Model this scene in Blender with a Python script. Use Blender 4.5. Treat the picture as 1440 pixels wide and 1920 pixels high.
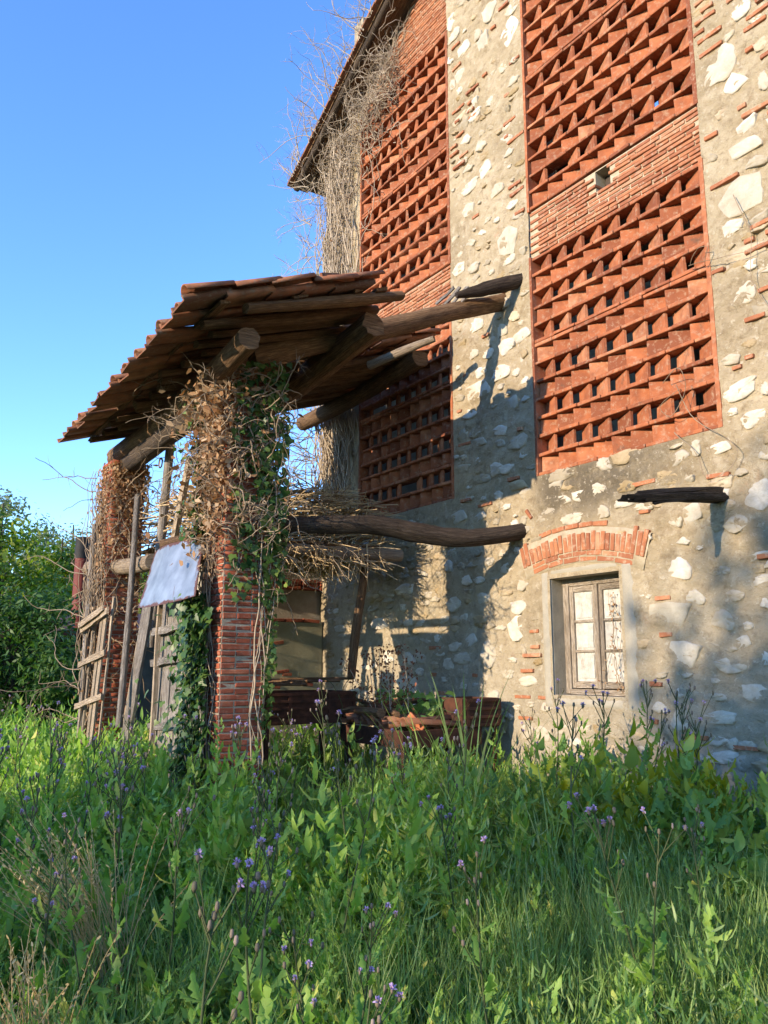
import bpy, bmesh, math, random
import numpy as np
from mathutils import Matrix, Vector, Quaternion

random.seed(7); RNG = np.random.default_rng(11)
for o in list(bpy.data.objects): bpy.data.objects.remove(o, do_unlink=True)
scene = bpy.context.scene
COL = scene.collection

# ---------------------------------------------------------------- camera
CAM = Vector((0.0, -5.7, 1.6)); HEAD = math.radians(33.4); PITCH = math.atan(288/1550)
fh = Vector((-math.cos(HEAD), math.sin(HEAD), 0)); rt = Vector((math.sin(HEAD), math.cos(HEAD), 0)); zz = Vector((0, 0, 1))
fw = fh*math.cos(PITCH) + zz*math.sin(PITCH); up = -fh*math.sin(PITCH) + zz*math.cos(PITCH)
cd = bpy.data.cameras.new('camera'); cam = bpy.data.objects.new('camera', cd); COL.objects.link(cam)
M = Matrix.Identity(4)
for i in range(3):
    M[i][0] = rt[i]; M[i][1] = up[i]; M[i][2] = -fw[i]; M[i][3] = CAM[i]
cam.matrix_world = M
cd.sensor_fit = 'HORIZONTAL'; cd.sensor_width = 36; cd.lens = 36*1550/1440; cd.clip_end = 900; cd.clip_start = 0.05
scene.camera = cam
# ---------------------------------------------------------------- light
SUNPOS = Vector((0.08, -1.0, 0.25)).normalized()
w = bpy.data.worlds.new('World'); scene.world = w; w.use_nodes = True
nt = w.node_tree; nt.nodes.clear()
sky = nt.nodes.new('ShaderNodeTexSky'); sky.sky_type = 'NISHITA'; sky.sun_disc = False
sky.sun_elevation = math.asin(SUNPOS.z); sky.sun_rotation = math.atan2(SUNPOS.x, SUNPOS.y)
sky.air_density = 1.0; sky.dust_density = 0.0; sky.ozone_density = 4.0
bg = nt.nodes.new('ShaderNodeBackground'); bg.inputs['Strength'].default_value = 0.15
wo = nt.nodes.new('ShaderNodeOutputWorld')
hsv = nt.nodes.new('ShaderNodeHueSaturation'); hsv.inputs['Saturation'].default_value = 1.10; hsv.inputs['Hue'].default_value = .511
nt.links.new(sky.outputs[0], hsv.inputs['Color']); nt.links.new(hsv.outputs[0], bg.inputs[0]); nt.links.new(bg.outputs[0], wo.inputs[0])
sd = bpy.data.lights.new('sun', 'SUN'); sd.energy = 2.35; sd.angle = math.radians(0.5); sd.color = (1.0, 0.82, 0.60)
sun = bpy.data.objects.new('sun', sd); COL.objects.link(sun)
sun.rotation_euler = SUNPOS.to_track_quat('Z', 'Y').to_euler()
vs = scene.view_settings; vs.view_transform = 'Standard'; vs.look = 'None'; vs.exposure = 1.9; vs.gamma = 1.0; vs.use_curve_mapping = False
scene.render.engine = 'CYCLES'
scene.cycles.max_bounces = 8; scene.cycles.diffuse_bounces = 5; scene.cycles.glossy_bounces = 2
scene.cycles.transmission_bounces = 6; scene.cycles.transparent_max_bounces = 8

# ---------------------------------------------------------------- helpers
WL = {}
def put(o, parent=None, loc=(0, 0, 0)):
    """link o so that its origin is at world loc, below parent (translation-only parents)"""
    if o.name not in COL.objects: COL.objects.link(o)
    WL[o] = Vector(loc)
    if parent is not None:
        o.parent = parent; o.location = Vector(loc) - WL[parent]
    else: o.location = loc
    return o
def tag(o, label=None, cat=None, group=None, kind=None):
    if label: o['label'] = label
    if cat: o['category'] = cat
    if group: o['group'] = group
    if kind: o['kind'] = kind
    return o
def thing(name, loc, label, cat, group=None):
    return tag(put(bpy.data.objects.new(name, None), None, loc), label, cat, group)
def mesh_np(name, V, F, mats, uv=None, mi=None, smooth=False):
    """F: list of (k,n) int arrays, n = 3 or 4"""
    me = bpy.data.meshes.new(name)
    V = np.asarray(V, dtype=np.float32).reshape(-1, 3)
    F = [np.asarray(f, dtype=np.int32) for f in F if len(f)]
    loops = np.concatenate([f.ravel() for f in F]); tot = np.concatenate([np.full(len(f), f.shape[1], np.int32) for f in F])
    st = np.concatenate([[0], np.cumsum(tot)[:-1]]).astype(np.int32)
    me.vertices.add(len(V)); me.vertices.foreach_set('co', V.ravel())
    me.loops.add(len(loops)); me.loops.foreach_set('vertex_index', loops)
    me.polygons.add(len(tot)); me.polygons.foreach_set('loop_start', st)
    me.polygons.foreach_set('loop_total', tot)
    if mi is not None: me.polygons.foreach_set('material_index', np.asarray(mi, np.int32))
    if smooth: me.polygons.foreach_set('use_smooth', np.ones(len(tot), bool))
    if uv is not None:
        l = me.uv_layers.new(name='UVMap'); l.data.foreach_set('uv', np.asarray(uv, np.float32)[loops].ravel())
    me.update(calc_edges=True); me.validate()
    for m in (mats if isinstance(mats, (list, tuple)) else [mats]): me.materials.append(m)
    return me
class MB:
    def __init__(s): s.v = []; s.q = []; s.t = []; s.u = []; s.n = 0; s.qm = []; s.tm = []; s.m = 0
    def add(s, v, q=(), t=(), u=None):
        v = np.asarray(v, float).reshape(-1, 3); s.v.append(v)
        if len(q): s.q.append(np.asarray(q, int) + s.n); s.qm.append(np.full(len(q), s.m))
        if len(t): s.t.append(np.asarray(t, int) + s.n); s.tm.append(np.full(len(t), s.m))
        s.u.append(np.zeros((len(v), 2)) if u is None else np.asarray(u, float)); s.n += len(v)
    def data(s, name, mats, smooth=False, org=(0, 0, 0)):
        V = np.concatenate(s.v) - np.array(org)
        F = ([np.concatenate(s.q)] if s.q else []) + ([np.concatenate(s.t)] if s.t else [])
        mi = np.concatenate(s.qm + s.tm)
        return mesh_np(name, V, F, mats, np.concatenate(s.u), mi, smooth)
    def build(s, name, mats, parent=None, loc=None, smooth=False):
        """verts are world coords; origin put at loc (default: centre of base)"""
        if loc is None:
            V = np.concatenate(s.v); loc = ((V[:, 0].min()+V[:, 0].max())/2, (V[:, 1].min()+V[:, 1].max())/2, V[:, 2].min())
        return put(bpy.data.objects.new(name, s.data(name, mats, smooth, loc)), parent, loc)
    def hexa(s, P):
        """8 corners: 0-3 one end loop, 4-7 the other end; u runs from end to end"""
        P = np.asarray(P, float); L = np.linalg.norm(P[4]-P[0]); o = random.random()*20
        W1 = np.linalg.norm(P[1]-P[0]); W2 = np.linalg.norm(P[2]-P[1])
        for i in range(4):
            j = (i+1) % 4; wd = W1 if i % 2 == 0 else W2
            s.add([P[i], P[j], P[4+j], P[4+i]], [(0, 3, 2, 1)], u=[(o, i*.37+o), (o, i*.37+o+wd), (o+L, i*.37+o+wd), (o+L, i*.37+o)])
        s.add([P[0], P[1], P[2], P[3]], [(0, 1, 2, 3)], u=[(o, o), (o, o+W1), (o+W2, o+W1), (o+W2, o)])
        s.add([P[4], P[5], P[6], P[7]], [(3, 2, 1, 0)], u=[(o, o), (o, o+W1), (o+W2, o+W1), (o+W2, o)])
    def box(s, x0, x1, y0, y1, z0, z1, j=0.0):
        d = (x1-x0, y1-y0, z1-z0); a = max(range(3), key=lambda k: d[k])
        c = lambda i, k: ((x0, x1)[i], (y0, y1)[k[0]], (z0, z1)[k[1]])
        R = [(0, 0), (0, 1), (1, 1), (1, 0)]
        if a == 0: P = [(x0, (y0, y1)[p], (z0, z1)[q]) for p, q in R] + [(x1, (y0, y1)[p], (z0, z1)[q]) for p, q in R]
        elif a == 1: P = [((x0, x1)[q], y0, (z0, z1)[p]) for p, q in R] + [((x0, x1)[q], y1, (z0, z1)[p]) for p, q in R]
        else: P = [((x0, x1)[p], (y0, y1)[q], z0) for p, q in R] + [((x0, x1)[p], (y0, y1)[q], z1) for p, q in R]
        P = np.array(P, float)
        if j: P = P + RNG.uniform(-j, j, P.shape)
        s.hexa(P)
    def plank(s, p0, p1, wdir, width, thick, segs=6, wob=.006, bow=0.0):
        """a weathered board from p0 to p1; wdir = direction of its width"""
        p0, p1 = np.array(p0, float), np.array(p1, float); d = p1-p0; L = np.linalg.norm(d); d /= L
        wd = np.array(wdir, float); wd -= d*(wd@d); wd /= np.linalg.norm(wd); nd = np.cross(d, wd)
        o = random.random()*30; V = []; U = []
        prof = [(-.5, -.5), (.5, -.5), (.5, .5), (-.5, .5)]
        bx = RNG.normal(0, wob, (segs+1, 2))
        for i in range(segs+1):
            t = i/segs; c = p0+d*L*t + nd*(bow*4*t*(1-t)) + wd*bx[i, 0]*.6 + nd*bx[i, 1]*.5
            wv = width*(1+RNG.normal(0, .03)); 
            for k, (a, b) in enumerate(prof):
                e = RNG.normal(0, wob*.4, 3)
                p = c+wd*a*wv+nd*b*thick+e
                if i in (0, segs): p = p + d*RNG.normal(0, wob*1.5)
                V.append(p)
        V = np.array(V)
        for k in range(4):
            j = (k+1) % 4; wk = width if k % 2 == 0 else thick
            A = np.arange(segs+1)
            vv = np.concatenate([V[A*4+k], V[A*4+j]]); n = segs+1
            q = [(i, i+n, i+n+1, i+1) for i in range(segs)]
            uu = np.concatenate([np.stack([o+A*L/segs, np.full(n, o+k*.5)], 1), np.stack([o+A*L/segs, np.full(n, o+k*.5+wk)], 1)])
            s.add(vv, q, u=uu)
        s.add(V[:4], [(3, 2, 1, 0)], u=[(o, o), (o, o+width), (o+thick, o+width), (o+thick, o)])
        s.add(V[-4:], [(0, 1, 2, 3)], u=[(o, o), (o, o+width), (o+thick, o+width), (o+thick, o)])
    def log(s, pts, radii, sides=10, wob=.08, sub=4, cap=True, flat=1.0):
        """rough round timber along pts"""
        pts = np.array(pts, float); n = len(pts); radii = np.interp(np.linspace(0, n-1, (n-1)*sub+1), np.arange(n), np.broadcast_to(radii, n))
        T = np.linspace(0, n-1, (n-1)*sub+1)
        P = np.stack([np.interp(T, np.arange(n), pts[:, k]) for k in range(3)], 1)
        for _ in range(2):
            if len(P) > 4: P[1:-1] = P[1:-1]*.5 + (P[:-2]+P[2:])*.25
        tg = np.gradient(P, axis=0); tg /= np.linalg.norm(tg, axis=1)[:, None]
        ref = np.array([0, 0, 1.]) if abs(tg[0, 2]) < .8 else np.array([1., 0, 0])
        a = np.cross(tg, ref); a /= np.linalg.norm(a, axis=1)[:, None]; b = np.cross(a, tg)
        th = np.linspace(0, 2*math.pi, sides+1); th[-1] = 0
        base = RNG.normal(0, wob, sides+1); base[-1] = base[0]
        drift = np.cumsum(RNG.normal(0, wob*.25, (len(P), sides+1)), 0); drift -= drift.mean(0); drift[:, -1] = drift[:, 0]
        nz_ = RNG.normal(0, .028, drift.shape); nz_[:, -1] = nz_[:, 0]; rr = radii[:, None]*(1+base[None]+drift+nz_)
        ring = P[:, None]+rr[..., None]*(np.cos(th)[None, :, None]*a[:, None]+flat*np.sin(th)[None, :, None]*b[:, None])
        m, k = len(P), sides+1; o = random.random()*30
        cl = np.concatenate([[0], np.cumsum(np.linalg.norm(np.diff(P, axis=0), axis=1))])
        uu = np.stack([np.repeat(cl, k)+o, np.tile(np.linspace(0, 2*math.pi*float(radii.mean()), k), m)+o], 1)
        q = [(i*k+j, i*k+j+1, (i+1)*k+j+1, (i+1)*k+j) for i in range(m-1) for j in range(sides)]
        s.add(ring.reshape(-1, 3), q, u=uu)
        if cap:
            for i, flip in ((0, 1), (m-1, 0)):
                c = P[i]+tg[i]*(-.004 if flip else .004); vv = np.concatenate([[c], ring[i, :-1]])
                t = [(0, 1+j, 1+(j+1) % sides) for j in range(sides)]
                if not flip: t = [x[::-1] for x in t]
                s.add(vv, t=t, u=[(o, o)]+[(o+.02*math.cos(x)*3, o+.02*math.sin(x)*3) for x in th[:-1]])
    def tubes(s, paths, r0, r1, sides=3):
        """many thin stems: paths (n,k,3) array"""
        P = np.asarray(paths, float); n, k = P.shape[:2]
        tg = np.gradient(P, axis=1); tg /= np.linalg.norm(tg, axis=2)[..., None]+1e-9
        a = np.cross(tg, np.array([.31, .52, .79])); a /= np.linalg.norm(a, axis=2)[..., None]+1e-9; b = np.cross(a, tg)
        r0 = np.broadcast_to(r0, n); r1 = np.broadcast_to(r1, n)
        rr = r0[:, None]+(r1-r0)[:, None]*np.linspace(0, 1, k)[None]
        th = np.arange(sides)*2*math.pi/sides
        V = P[:, :, None]+rr[..., None, None]*(np.cos(th)[None, None, :, None]*a[:, :, None]+np.sin(th)[None, None, :, None]*b[:, :, None])
        idx = np.arange(n*k*sides).reshape(n, k, sides)
        nx = np.roll(idx, -1, axis=2)
        q = np.stack([idx[:, :-1], nx[:, :-1], nx[:, 1:], idx[:, 1:]], -1).reshape(-1, 4)
        s.add(V.reshape(-1, 3), q)
    def leaves(s, C, size, nrm=None, shape=None, curl=.25, down=0.0, aim=None):
        """leaf-shaped faces at C; shape = outline (m,2) fan from the stalk point"""
        C = np.asarray(C, float); n = len(C); size = np.broadcast_to(size, n)
        if shape is None: shape = LEAF
        N = RNG.normal(0, 1, (n, 3)) if nrm is None else np.asarray(nrm)+RNG.normal(0, .45, (n, 3))
        N /= np.linalg.norm(N, axis=1)[:, None]
        D = RNG.normal(0, 1, (n, 3)) if aim is None else np.asarray(aim)+RNG.normal(0, .35, (n, 3))
        D[:, 2] -= down*2
        D -= N*(D*N).sum(1)[:, None]; D /= np.linalg.norm(D, axis=1)[:, None]+1e-9
        X = np.cross(D, N)
        sh = np.asarray(shape); m = len(sh)
        z = -curl*(sh[:, 0]**2)*1.5 - curl*.5*sh[:, 1]**2
        V = C[:, None]+size[:, None, None]*(sh[None, :, 0, None]*X[:, None]+sh[None, :, 1, None]*D[:, None]+z[None, :, None]*N[:, None])
        base = np.arange(n)[:, None, None]*m
        tr = np.array([(0, i, i+1) for i in range(1, m-1)])
        s.add(V.reshape(-1, 3), t=(base+tr[None]).reshape(-1, 3))
LEAF = np.array([(0, 0), (.26, .3), (.22, .65), (0, 1), (-.22, .65), (-.26, .3)])
IVY = np.array([(0, .0), (.3, -.14), (.52, .22), (.27, .46), (0, 1.0), (-.27, .46), (-.52, .22), (-.3, -.14)])
DEAD = np.array([(0, 0), (.3, .25), (.16, .8), (-.08, 1), (-.3, .4)])
NARROW = np.array([(0, 0), (.1, .3), (.08, .7), (0, 1), (-.08, .7), (-.1, .3)])

def vnoise(x, y, sc, seed, z=None):
    x = np.asarray(x, float)*sc; y = np.asarray(y, float)*sc
    xi = np.floor(x).astype(np.int64); yi = np.floor(y).astype(np.int64); fx = x-xi; fy = y-yi
    def h(a, b):
        n = (a*374761393 + b*668265263 + seed*1442695041) & 0xffffffff
        n = ((n ^ (n >> 13))*1274126177) & 0xffffffff
        return ((n ^ (n >> 16)) & 0xffff)/65535.0
    fx = fx*fx*(3-2*fx); fy = fy*fy*(3-2*fy)
    return (h(xi, yi)*(1-fx)+h(xi+1, yi)*fx)*(1-fy)+(h(xi, yi+1)*(1-fx)+h(xi+1, yi+1)*fx)*fy
def fbm(x, y, sc, seed, o=4): return sum(vnoise(x, y, sc*2**i, seed+i)*.5**i for i in range(o))/(2-.5**(o-1))
def worley(x, y, sc, seed):
    x = np.asarray(x)*sc; y = np.asarray(y)*sc; xi = np.floor(x).astype(np.int64); yi = np.floor(y).astype(np.int64)
    d1 = np.full(x.shape, 9.); d2 = np.full(x.shape, 9.)
    def h(a, b, k):
        n = (a*374761393 + b*668265263 + (seed+k)*1442695041) & 0xffffffff
        n = ((n ^ (n >> 13))*1274126177) & 0xffffffff
        return ((n ^ (n >> 16)) & 0xffff)/65535.0
    for i in (-1, 0, 1):
        for j in (-1, 0, 1):
            px = xi+i+h(xi+i, yi+j, 1); py = yi+j+h(xi+i, yi+j, 2); d = np.hypot(px-x, py-y)
            d2 = np.where(d < d1, d1, np.minimum(d2, d)); d1 = np.minimum(d1, d)
    return d1, d2

# ---------------------------------------------------------------- materials
def newmat(name):
    m = bpy.data.materials.new(name); m.use_nodes = True; t = m.node_tree; t.nodes.clear()
    out = t.nodes.new('ShaderNodeOutputMaterial'); p = t.nodes.new('ShaderNodeBsdfPrincipled'); t.links.new(p.outputs[0], out.inputs[0])
    p.inputs['Specular IOR Level'].default_value = .25
    return m, t, p, out
def N(t, typ, **k):
    n = t.nodes.new(typ)
    for a, b in k.items():
        if a.startswith('_'): n.inputs[a[1:].replace('_', ' ')].default_value = b
        else: setattr(n, a, b)
    return n
def ramp(t, src, stops, interp='LINEAR'):
    r = t.nodes.new('ShaderNodeValToRGB'); e = r.color_ramp.elements; r.color_ramp.interpolation = interp
    while len(e) < len(stops): e.new(.5)
    for el, (p, c) in zip(e, stops): el.position = p; el.color = (*c, 1) if len(c) == 3 else c
    t.links.new(src, r.inputs[0]); return r.outputs[0]
def mix(t, fac, a, b, mode='MIX'):
    m = t.nodes.new('ShaderNodeMix'); m.data_type = 'RGBA'; m.blend_type = mode
    for i, v in ((0, fac), (6, a), (7, b)):
        if hasattr(v, 'node'): t.links.new(v, m.inputs[i])
        elif i == 0: m.inputs[0].default_value = v
        else: m.inputs[i].default_value = (*v, 1)
    return m.outputs[2]
def noise(t, vec, scale, detail=4, rough=.55, dist=0.0):
    n = t.nodes.new('ShaderNodeTexNoise'); n.inputs['Scale'].default_value = scale; n.inputs['Detail'].default_value = detail
    n.inputs['Roughness'].default_value = rough; n.inputs['Distortion'].default_value = dist
    if vec is not None: t.links.new(vec, n.inputs['Vector'])
    return n.outputs[0]
def pos(t): return t.nodes.new('ShaderNodeNewGeometry').outputs['Position']
def bump(t, p, h, strength, dist=.01, prev=None):
    b = t.nodes.new('ShaderNodeBump'); b.inputs['Strength'].default_value = strength; b.inputs['Distance'].default_value = dist
    t.links.new(h, b.inputs['Height'])
    if prev is not None: t.links.new(prev, b.inputs['Normal'])
    t.links.new(b.outputs[0], p.inputs['Normal']); return b.outputs[0]
def math_(t, op, a, b=None):
    n = t.nodes.new('ShaderNodeMath'); n.operation = op
    for i, v in enumerate((a, b)):
        if v is None: continue
        if hasattr(v, 'node'): t.links.new(v, n.inputs[i])
        else: n.inputs[i].default_value = v
    return n.outputs[0]
def terracotta(name, dark, mid, light, dusty=(.36, .25, .17), dust=.5):
    m, t, p, _ = newmat(name); P = pos(t); oi = t.nodes.new('ShaderNodeObjectInfo').outputs['Random']
    isl = t.nodes.new('ShaderNodeNewGeometry').outputs['Random Per Island']
    r = math_(t, 'FRACT', math_(t, 'ADD', oi, isl))
    base = ramp(t, r, [(0, dark), (.45, mid), (.8, mid), (1, light)])
    n1 = noise(t, P, 9, 5); base = mix(t, ramp(t, n1, [(.35, (0, 0, 0)), (.7, (.8, .8, .8))]), base, dark)
    n2 = noise(t, P, 23, 4, .65); base = mix(t, ramp(t, n2, [(.52, (0, 0, 0)), (.75, (dust,)*3)]), base, dusty)
    n4 = noise(t, P, 5, 5, .7); base = mix(t, ramp(t, n4, [(.62, (0, 0, 0)), (.72, (.75, .75, .75))]), base, (.10, .075, .055))
    n3 = noise(t, P, 160, 3); base = mix(t, math_(t, 'MULTIPLY', n3, .35), base, light, 'MULTIPLY')
    t.links.new(base, p.inputs['Base Color']); p.inputs['Roughness'].default_value = .92
    bump(t, p, noise(t, P, 60, 5, .7), .45, .006); return m
def woodmat(name, dark, mid, light, stretch=22, rough=.9, bstr=.9):
    m, t, p, _ = newmat(name); uv = t.nodes.new('ShaderNodeUVMap').outputs[0]
    mp = N(t, 'ShaderNodeMapping'); mp.inputs['Scale'].default_value = (2.2, stretch*2, 1); t.links.new(uv, mp.inputs[0])
    n1 = noise(t, mp.outputs[0], 1.6, 6, .65, .4)
    mp2 = N(t, 'ShaderNodeMapping'); mp2.inputs['Scale'].default_value = (6, stretch*7, 1); t.links.new(uv, mp2.inputs[0])
    n2 = noise(t, mp2.outputs[0], 1.5, 4, .7)
    base = ramp(t, n1, [(.28, dark), (.5, mid), (.72, light)])
    base = mix(t, ramp(t, n2, [(.4, (.75,)*3), (.56, (0, 0, 0))]), base, tuple(c*.35 for c in dark))
    P = pos(t); n3 = noise(t, P, 3.5, 4); base = mix(t, ramp(t, n3, [(.4, (0, 0, 0)), (.75, (.55,)*3)]), base, tuple(c*.8 for c in dark))
    oi = t.nodes.new('ShaderNodeObjectInfo').outputs['Random']
    hs = N(t, 'ShaderNodeHueSaturation'); t.links.new(base, hs.inputs['Color'])
    t.links.new(math_(t, 'ADD', math_(t, 'MULTIPLY', oi, .45), .78), hs.inputs['Value'])
    t.links.new(hs.outputs[0], p.inputs['Base Color']); p.inputs['Roughness'].default_value = rough
    b = bump(t, p, n2, 1.0, .014); bump(t, p, n1, bstr*.8, .02, b); return m
def leafmat(name, stops, trans=.35, rough=.55, patch=None):
    m, t, p, out = newmat(name); g = t.nodes.new('ShaderNodeNewGeometry'); P = g.outputs['Position']
    base = ramp(t, g.outputs['Random Per Island'], stops)
    n = noise(t, P, 1.1, 3); base = mix(t, ramp(t, n, [(.35, (0, 0, 0)), (.7, (.6,)*3)]), base, patch or stops[0][1])
    t.links.new(base, p.inputs['Base Color']); p.inputs['Roughness'].default_value = rough; p.inputs['Specular IOR Level'].default_value = .3
    if trans:
        tr = N(t, 'ShaderNodeBsdfTranslucent'); hs = N(t, 'ShaderNodeHueSaturation'); hs.inputs['Saturation'].default_value = 1.15; hs.inputs['Value'].default_value = 1.3
        t.links.new(base, hs.inputs['Color']); t.links.new(hs.outputs[0], tr.inputs['Color'])
        ms = N(t, 'ShaderNodeMixShader'); ms.inputs[0].default_value = trans
        t.links.new(p.outputs[0], ms.inputs[1]); t.links.new(tr.outputs[0], ms.inputs[2]); t.links.new(ms.outputs[0], out.inputs[0])
    return m
def flatmat(name, c1, c2, scale=8, rough=.9, bs=.4, bd=.01, metal=0.0, fine=70, isl=0.0):
    m, t, p, _ = newmat(name); P = pos(t)
    n = noise(t, P, scale, 6, .6); base = ramp(t, n, [(.32, c1), (.68, c2)])
    if isl:
        g = t.nodes.new('ShaderNodeNewGeometry').outputs['Random Per Island']; oi = t.nodes.new('ShaderNodeObjectInfo').outputs['Random']
        hv = N(t, 'ShaderNodeHueSaturation'); t.links.new(base, hv.inputs['Color']); r = math_(t, 'FRACT', math_(t, 'ADD', g, oi))
        t.links.new(math_(t, 'ADD', math_(t, 'MULTIPLY', r, isl), 1-isl*.6), hv.inputs['Value']); t.links.new(math_(t, 'ADD', math_(t, 'MULTIPLY', r, -.5), 1.3), hv.inputs['Saturation']); base = hv.outputs[0]
    n2 = noise(t, P, fine, 4, .7); base = mix(t, math_(t, 'MULTIPLY', n2, .5), base, tuple(c*.55 for c in c1))
    t.links.new(base, p.inputs['Base Color']); p.inputs['Roughness'].default_value = rough; p.inputs['Metallic'].default_value = metal
    bump(t, p, n2, bs, bd); return m

def plaster(name='plaster'):
    m, t, p, _ = newmat(name); P = pos(t)
    n1 = noise(t, P, 1.3, 6, .6); base = ramp(t, n1, [(.3, (.23, .18, .105)), (.5, (.37, .30, .19)), (.72, (.46, .385, .26))])
    n2 = noise(t, P, 5, 6, .7, .6); base = mix(t, ramp(t, n2, [(.5, (0, 0, 0)), (.68, (.8,)*3)]), base, (.50, .43, .31))
    n3 = noise(t, P, 11, 5, .7); base = mix(t, ramp(t, n3, [(.52, (0, 0, 0)), (.68, (.85,)*3)]), base, (.21, .155, .09))
    n5 = noise(t, P, 3.1, 5, .75); base = mix(t, ramp(t, n5, [(.6, (0, 0, 0)), (.72, (.55,)*3)]), base, (.36, .20, .11))
    # weather stain along the foot of the tall panels: dark lichen with a ragged edge
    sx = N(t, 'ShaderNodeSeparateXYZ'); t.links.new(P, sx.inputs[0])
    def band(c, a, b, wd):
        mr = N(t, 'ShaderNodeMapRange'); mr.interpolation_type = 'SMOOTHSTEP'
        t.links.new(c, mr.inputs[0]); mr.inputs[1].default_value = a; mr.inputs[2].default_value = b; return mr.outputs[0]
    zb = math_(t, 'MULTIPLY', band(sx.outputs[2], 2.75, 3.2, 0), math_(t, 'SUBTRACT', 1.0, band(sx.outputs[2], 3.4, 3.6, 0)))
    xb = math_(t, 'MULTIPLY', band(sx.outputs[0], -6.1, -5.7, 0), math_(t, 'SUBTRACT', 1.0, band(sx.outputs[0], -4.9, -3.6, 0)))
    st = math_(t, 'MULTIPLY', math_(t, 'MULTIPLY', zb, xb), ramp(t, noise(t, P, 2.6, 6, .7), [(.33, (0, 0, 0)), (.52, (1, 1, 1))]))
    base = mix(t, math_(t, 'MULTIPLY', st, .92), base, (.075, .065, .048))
    low = math_(t, 'SUBTRACT', 1.0, band(sx.outputs[2], .8, 2.9, 0))
    base = mix(t, math_(t, 'MULTIPLY', low, .45), base, (.33, .315, .265))
    # rubble showing through: joints between hidden stones
    wv = N(t, 'ShaderNodeVectorMath', operation='MULTIPLY'); t.links.new(P, wv.inputs[0]); wv.inputs[1].default_value = (1, 1, 1.5)
    nz = N(t, 'ShaderNodeTexNoise'); nz.inputs['Scale'].default_value = 5; nz.inputs['Detail'].default_value = 4; t.links.new(P, nz.inputs['Vector'])
    wa = N(t, 'ShaderNodeVectorMath', operation='MULTIPLY_ADD'); t.links.new(nz.outputs['Color'], wa.inputs[0]); wa.inputs[1].default_value = (.4, .4, .4); t.links.new(wv.outputs[0], wa.inputs[2])
    vo = N(t, 'ShaderNodeTexVoronoi', feature='DISTANCE_TO_EDGE'); vo.inputs['Scale'].default_value = 7; t.links.new(wa.outputs[0], vo.inputs['Vector'])
    jm = ramp(t, noise(t, P, 1.7, 4, .6), [(.5, (0, 0, 0)), (.66, (1, 1, 1))])
    jn = math_(t, 'MULTIPLY', ramp(t, vo.outputs['Distance'], [(.0, (1, 1, 1)), (.09, (0, 0, 0))]), jm)
    base = mix(t, math_(t, 'MULTIPLY', jn, .26), base, (.24, .18, .11))
    n6 = noise(t, P, 34, 5, .8, .5); base = mix(t, ramp(t, n6, [(.6, (0, 0, 0)), (.68, (.75,)*3)]), base, (.15, .105, .06))  # dark brown specks: shade of small crevices painted into the plaster colour
    n7 = noise(t, P, 17, 5, .75); base = mix(t, ramp(t, n7, [(.57, (0, 0, 0)), (.66, (.6,)*3)]), base, (.58, .52, .41))
    n4 = noise(t, P, 90, 4, .75); base = mix(t, math_(t, 'MULTIPLY', n4, .35), base, (.26, .20, .13))
    t.links.new(base, p.inputs['Base Color']); p.inputs['Roughness'].default_value = .95
    b = bump(t, p, n3, .8, .04); b = bump(t, p, n6, .6, .02, b); b = bump(t, p, math_(t, 'SUBTRACT', 1.0, jn), .35, .02, b); bump(t, p, n4, .7, .010, b); return m

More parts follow.
